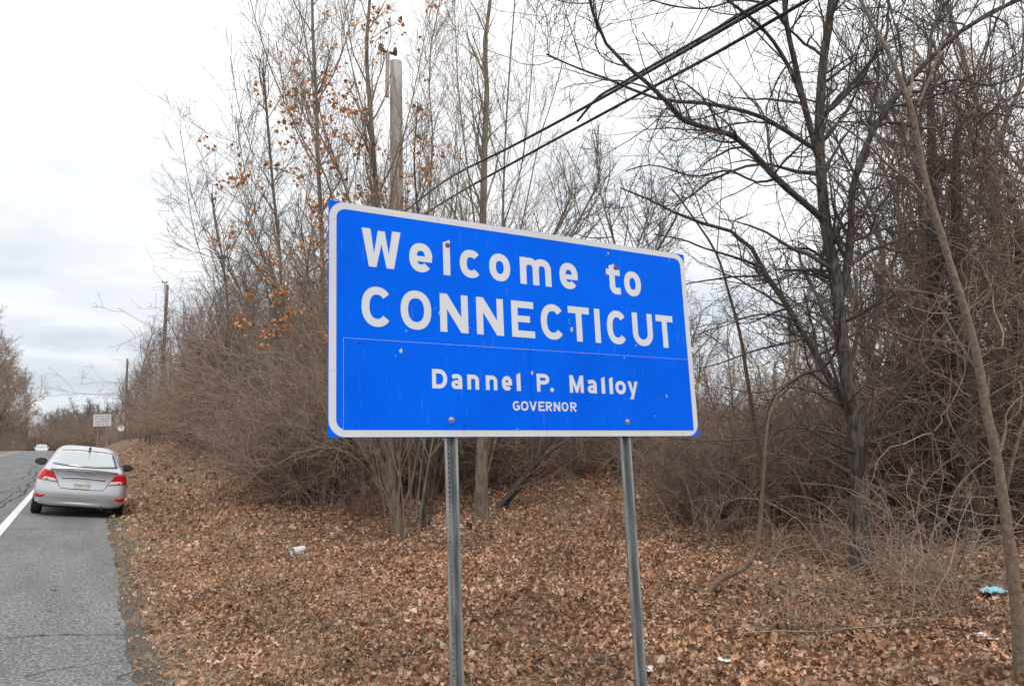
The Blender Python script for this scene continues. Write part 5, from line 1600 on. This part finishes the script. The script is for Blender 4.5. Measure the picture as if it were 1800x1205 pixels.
# ------------------------------------------------------------------ dry grass
def grass(name, n_tuft, region, m, label, per=14, hgt=.10):
    cx = r.uniform(region[0], region[1], n_tuft); cy = region[2] + (region[3] - region[2]) * r.random(n_tuft) ** 1.4
    cx = cx + s_edge(cy) + shift(cy)
    X = np.repeat(cx, per) + r.normal(0, .06, n_tuft * per); Y = np.repeat(cy, per) + r.normal(0, .06, n_tuft * per)
    n = len(X); Z = gz(X, Y)
    a = r.uniform(0, 2 * np.pi, n); L = hgt * r.uniform(.4, 1.5, n); lean = r.uniform(.3, 1.6, n)
    dx, dy = np.cos(a), np.sin(a); w = .0022
    B0 = np.stack([X - dy * w, Y + dx * w, Z], 1); B1 = np.stack([X + dy * w, Y - dx * w, Z], 1)
    Mx = np.stack([X + dx * L * .35 * lean, Y + dy * L * .35 * lean, Z + L * .55], 1)
    M0 = Mx + np.stack([-dy * w, dx * w, 0 * dx], 1) * .8; M1 = Mx - np.stack([-dy * w, dx * w, 0 * dx], 1) * .8
    Tt = np.stack([X + dx * L * lean, Y + dy * L * lean, Z + L * np.clip(.8 - .35 * lean, .1, 1)], 1)
    Vv = np.stack([B0, B1, M1, M0, Tt, Tt + .001], 1).reshape(-1, 3)
    b = np.arange(n) * 6
    F = np.concatenate([np.stack([b, b + 1, b + 2, b + 3], 1), np.stack([b + 3, b + 2, b + 5, b + 4], 1)])
    o = new_obj(name, mesh_np(name, Vv, F, False), None, m); tag(o, label, 'grass', kind='stuff')
def straw(name, n, label):
    """flattened dead stems and leaf stalks lying in the litter"""
    P, d = scatter(n, 3.2, 13, True); s = P[:, 0] - shift(P[:, 1]) - s_edge(P[:, 1])
    w = np.where(s < 0, 0, np.where(s < 2.0, .8, .08)) * np.clip(.75 + 1.6 * vnoise(P[:, 0] * .9, P[:, 1] * .9, 33), .1, 1)
    P = P[r.random(len(P)) < w]; n = len(P)
    a = r.uniform(0, 6.28, n); L = r.uniform(.03, .16, n); bow = r.normal(0, .25, n)
    u = np.stack([np.cos(a), np.sin(a)], 1); v = np.stack([-u[:, 1], u[:, 0]], 1)
    q = [P - u * L[:, None] / 2, P + v * (bow * L * .5)[:, None], P + u * L[:, None] / 2]
    hh = [r.uniform(.0, .03, n), r.uniform(.02, .055, n), r.uniform(.0, .05, n)]
    pts = np.stack([np.c_[x, gz(x[:, 0], x[:, 1]) + .01 + h] for x, h in zip(q, hh)], 1)
    t = Tubes(); t.add(pts, np.repeat(r.uniform(.0009, .0022, n)[:, None], 3, 1), 3)
    o = t.obj(name, M['dry_grass'], None); tag(o, label, 'straw', kind='stuff')
straw('dead_straw', 26000, 'pale dead straw and stalks lying among the near leaves')
grass('dry_grass', 900, (.02, 2.4, 3.5, 22), M['dry_grass'], 'straw coloured dry grass along the shoulder edge', 12, .085)
grass('green_grass', 40, (.3, 4.5, 4, 9), M['green_grass'], 'few short green grass blades among the leaves', 10, .05)

# ------------------------------------------------------------------ sticks and litter
def stick(label, pxs_, r0, r1):
    P = []
    for (x, y) in pxs_:
        p, _ = gpt(x, y); P.append([p[0], p[1], float(gz(p[0], p[1])) + .045])
    Q = smooth_path(np.array(P), 16); t = Tubes(); t.add(Q, np.linspace(r0, r1, 16), 6)
    c1, q1 = sprout(Q[None], np.linspace(r0, r1, 16)[None], 1.6, .3, 1, .4, (40, 10), .05, 5, .1, r, .5, .002); t.add(c1, q1, 3)
    o = t.obj('fallen_branch', M['bark_young'], None); tag(o, label, 'branch')
stick('long thin fallen branch lying on the leaves left of the sign', [(430, 852), (470, 880), (510, 900), (560, 912), (620, 925)], .010, .004)
stick('pale fallen branch behind the right post', [(1070, 1036), (1130, 1030), (1185, 1036), (1235, 1050)], .014, .006)
stick('dark stick lying near the bottom between the posts', [(1020, 1172), (1070, 1165), (1110, 1158)], .006, .004)
stick('pale upright stick at the bottom edge between the posts', [(985, 1204), (992, 1185), (998, 1170)], .005, .004)
stick('thin branch lying below the dark tree', [(1440, 1030), (1500, 1075), (1600, 1080), (1690, 1070)], .009, .004)
stick('crooked twig on the asphalt edge at the bottom left', [(205, 1203), (240, 1190), (275, 1180), (300, 1170)], .008, .004)
stick('forked dead branch at the bottom right', [(1400, 1150), (1480, 1120), (1580, 1110), (1660, 1130)], .008, .003)
stick('grey stick lying in the leaves at the far right', [(1660, 1120), (1720, 1130), (1780, 1150)], .008, .004)
for k, (x, y) in enumerate(((1420, 1080), (1500, 1140), (1560, 1150), (1620, 1060))):
    pass
# loose dead canes strewn low over the leaves at the right
Tn = Tubes(); n = 380
px_ = r.uniform(1250, 1850, n); dep_ = r.uniform(5.6, 10, n)
f2 = norm(np.array([FW[0], FW[1], 0])[None])[0]
S = f2[None] * dep_[:, None] + RT[None] * (dep_ * (px_ - CX_) / F_)[:, None]
S[:, 2] = gz(S[:, 0], S[:, 1]) + .02
dr = norm(np.stack([r.normal(size=n), r.normal(size=n), r.uniform(.0, .5, n)], 1)); pts = [S]; p = S; st = r.uniform(.04, .14, n)[:, None]
for k in range(9):
    dr = norm(dr + .12 * r.normal(size=dr.shape) + np.array([0, 0, -.05])); p = p + dr * st; p[:, 2] = np.maximum(p[:, 2], gz(p[:, 0], p[:, 1]) + .015); pts.append(p.copy())
PPc = np.stack(pts, 1); RRc = np.repeat(r.uniform(.0018, .005, n)[:, None], 10, 1)
Tn.add(PPc, RRc, 3); c1, r1 = sprout(PPc, RRc, 2, .2, 1, .35, (40, 14), .03, 5, .12, r, .7, .0016); Tn.add(c1, r1, 3)
o = Tn.obj('undergrowth', M['twig_tan'], None); tag(o, 'dead brown canes and twigs strewn over the leaves at the right', 'undergrowth', kind='stuff')

def litter_cup():
    p, _ = gpt(524, 978)
    t = empty('paper_cup', (p[0], p[1], float(gz(p[0], p[1])) + .085), (math.radians(96), math.radians(14), math.radians(-62))); tag(t, 'white paper cup lying on the leaves left of the sign', 'cup')
    mb = MB(); seg = 20
    for rr, z in ((.036, -.095), (.055, .095)):
        for k in range(seg): mb.v.append((rr * math.cos(6.2832 * k / seg), rr * math.sin(6.2832 * k / seg), z))
    for k in range(seg): mb.f.append((k, (k + 1) % seg, seg + (k + 1) % seg, seg + k))
    mb.f.append(tuple(range(seg)))
    o = mb.build('cup_wall', M['litter_white'], t, True); md = o.modifiers.new('t', 'SOLIDIFY'); md.thickness = .0015
    mb = MB(); ring = [(.0555 * math.cos(6.2832 * k / 20), .0555 * math.sin(6.2832 * k / 20), .095) for k in range(21)]; mb.tube(ring, .0025, 6); mb.build('rolled_rim', M['litter_white'], t, True)
litter_cup()
def crumple(name, label, px, py, w, h, m, sd, lift=.03):
    q = np.random.default_rng(sd)
    p, _ = gpt(px, py); nxx = 9
    X, Y = np.meshgrid(np.linspace(-w / 2, w / 2, nxx), np.linspace(-h / 2, h / 2, nxx))
    Zz = q.normal(0, .05 * min(w, h), X.shape) + .18 * np.abs(X) * q.uniform(.2, 1.2) + .12 * Y * Y / h
    X = X + q.normal(0, w * .03, X.shape); Y = Y + q.normal(0, h * .03, X.shape)
    a = q.uniform(0, 6.28); Vv = np.stack([X * math.cos(a) - Y * math.sin(a), X * math.sin(a) + Y * math.cos(a), Zz + lift - Zz.min() * .5], -1).reshape(-1, 3)
    i = (np.arange(nxx - 1)[:, None] * nxx + np.arange(nxx - 1)[None]).ravel()
    o = new_obj(name, mesh_np(name, Vv, np.stack([i, i + 1, i + nxx + 1, i + nxx], 1), False), None, m)
    o.location = (p[0], p[1], float(gz(p[0], p[1]))); tag(o, label, 'litter')
    md = o.modifiers.new('t', 'SOLIDIFY'); md.thickness = .001
crumple('blue_wrapper', 'crumpled light blue wrapper beside the young tan tree', 1750, 1054, .20, .26, M['litter_blue'], 1, .05)
crumple('paper_scrap', 'white paper scrap below the blue wrapper', 1735, 1132, .16, .07, M['litter_white'], 2)
crumple('paper_scrap', 'small white scrap on the leaves near the bottom right', 1272, 1170, .05, .09, M['litter_white'], 3)
crumple('paper_scrap', 'white scrap lying beside the foot of the right post', 1140, 1187, .13, .06, M['litter_white'], 4)
crumple('paper_scrap', 'white scrap on the slope right of the car bumper', 363, 928, .12, .09, M['litter_white'], 5)
crumple('paper_scrap', 'white scrap high on the slope right of the car', 335, 827, .22, .16, M['litter_white'], 6, .06)
crumple('paper_scrap', 'white scrap on the slope level with the car taillights', 272, 846, .18, .14, M['litter_white'], 7, .05)
crumple('paper_scrap', 'tiny pale blue scrap left of the left post', 593, 1105, .05, .03, M['litter_blue'], 8)
crumple('paper_scrap', 'white scrap on the leaves just right of the right post', 1182, 975, .13, .08, M['litter_white'], 9)
crumple('paper_scrap', 'tiny blue scrap among the twigs right of the sign', 1208, 958, .07, .05, M['litter_blue'], 10)
def stone(name, label, px, py, s, sd):
    q = np.random.default_rng(sd); import bmesh
    bm = bmesh.new(); bmesh.ops.create_icosphere(bm, subdivisions=2, radius=s)
    for v in bm.verts: v.co = Vector((v.co.x * 1.3, v.co.y, v.co.z * .6)) * q.uniform(.85, 1.12)
    me = bpy.data.meshes.new(name); bm.to_mesh(me); bm.free()
    x, y = flat(px, py); o = new_obj(name, me, None, M['bark_tan']); o.location = (x, y, float(zroad(x, y)) + s * .4); tag(o, label, 'stone')
stone('stone', 'small brown stone alone on the shoulder asphalt', 94, 1037, .022, 1)
stone('stone', 'flat dark stone on the shoulder near its edge', 206, 1096, .018, 2)
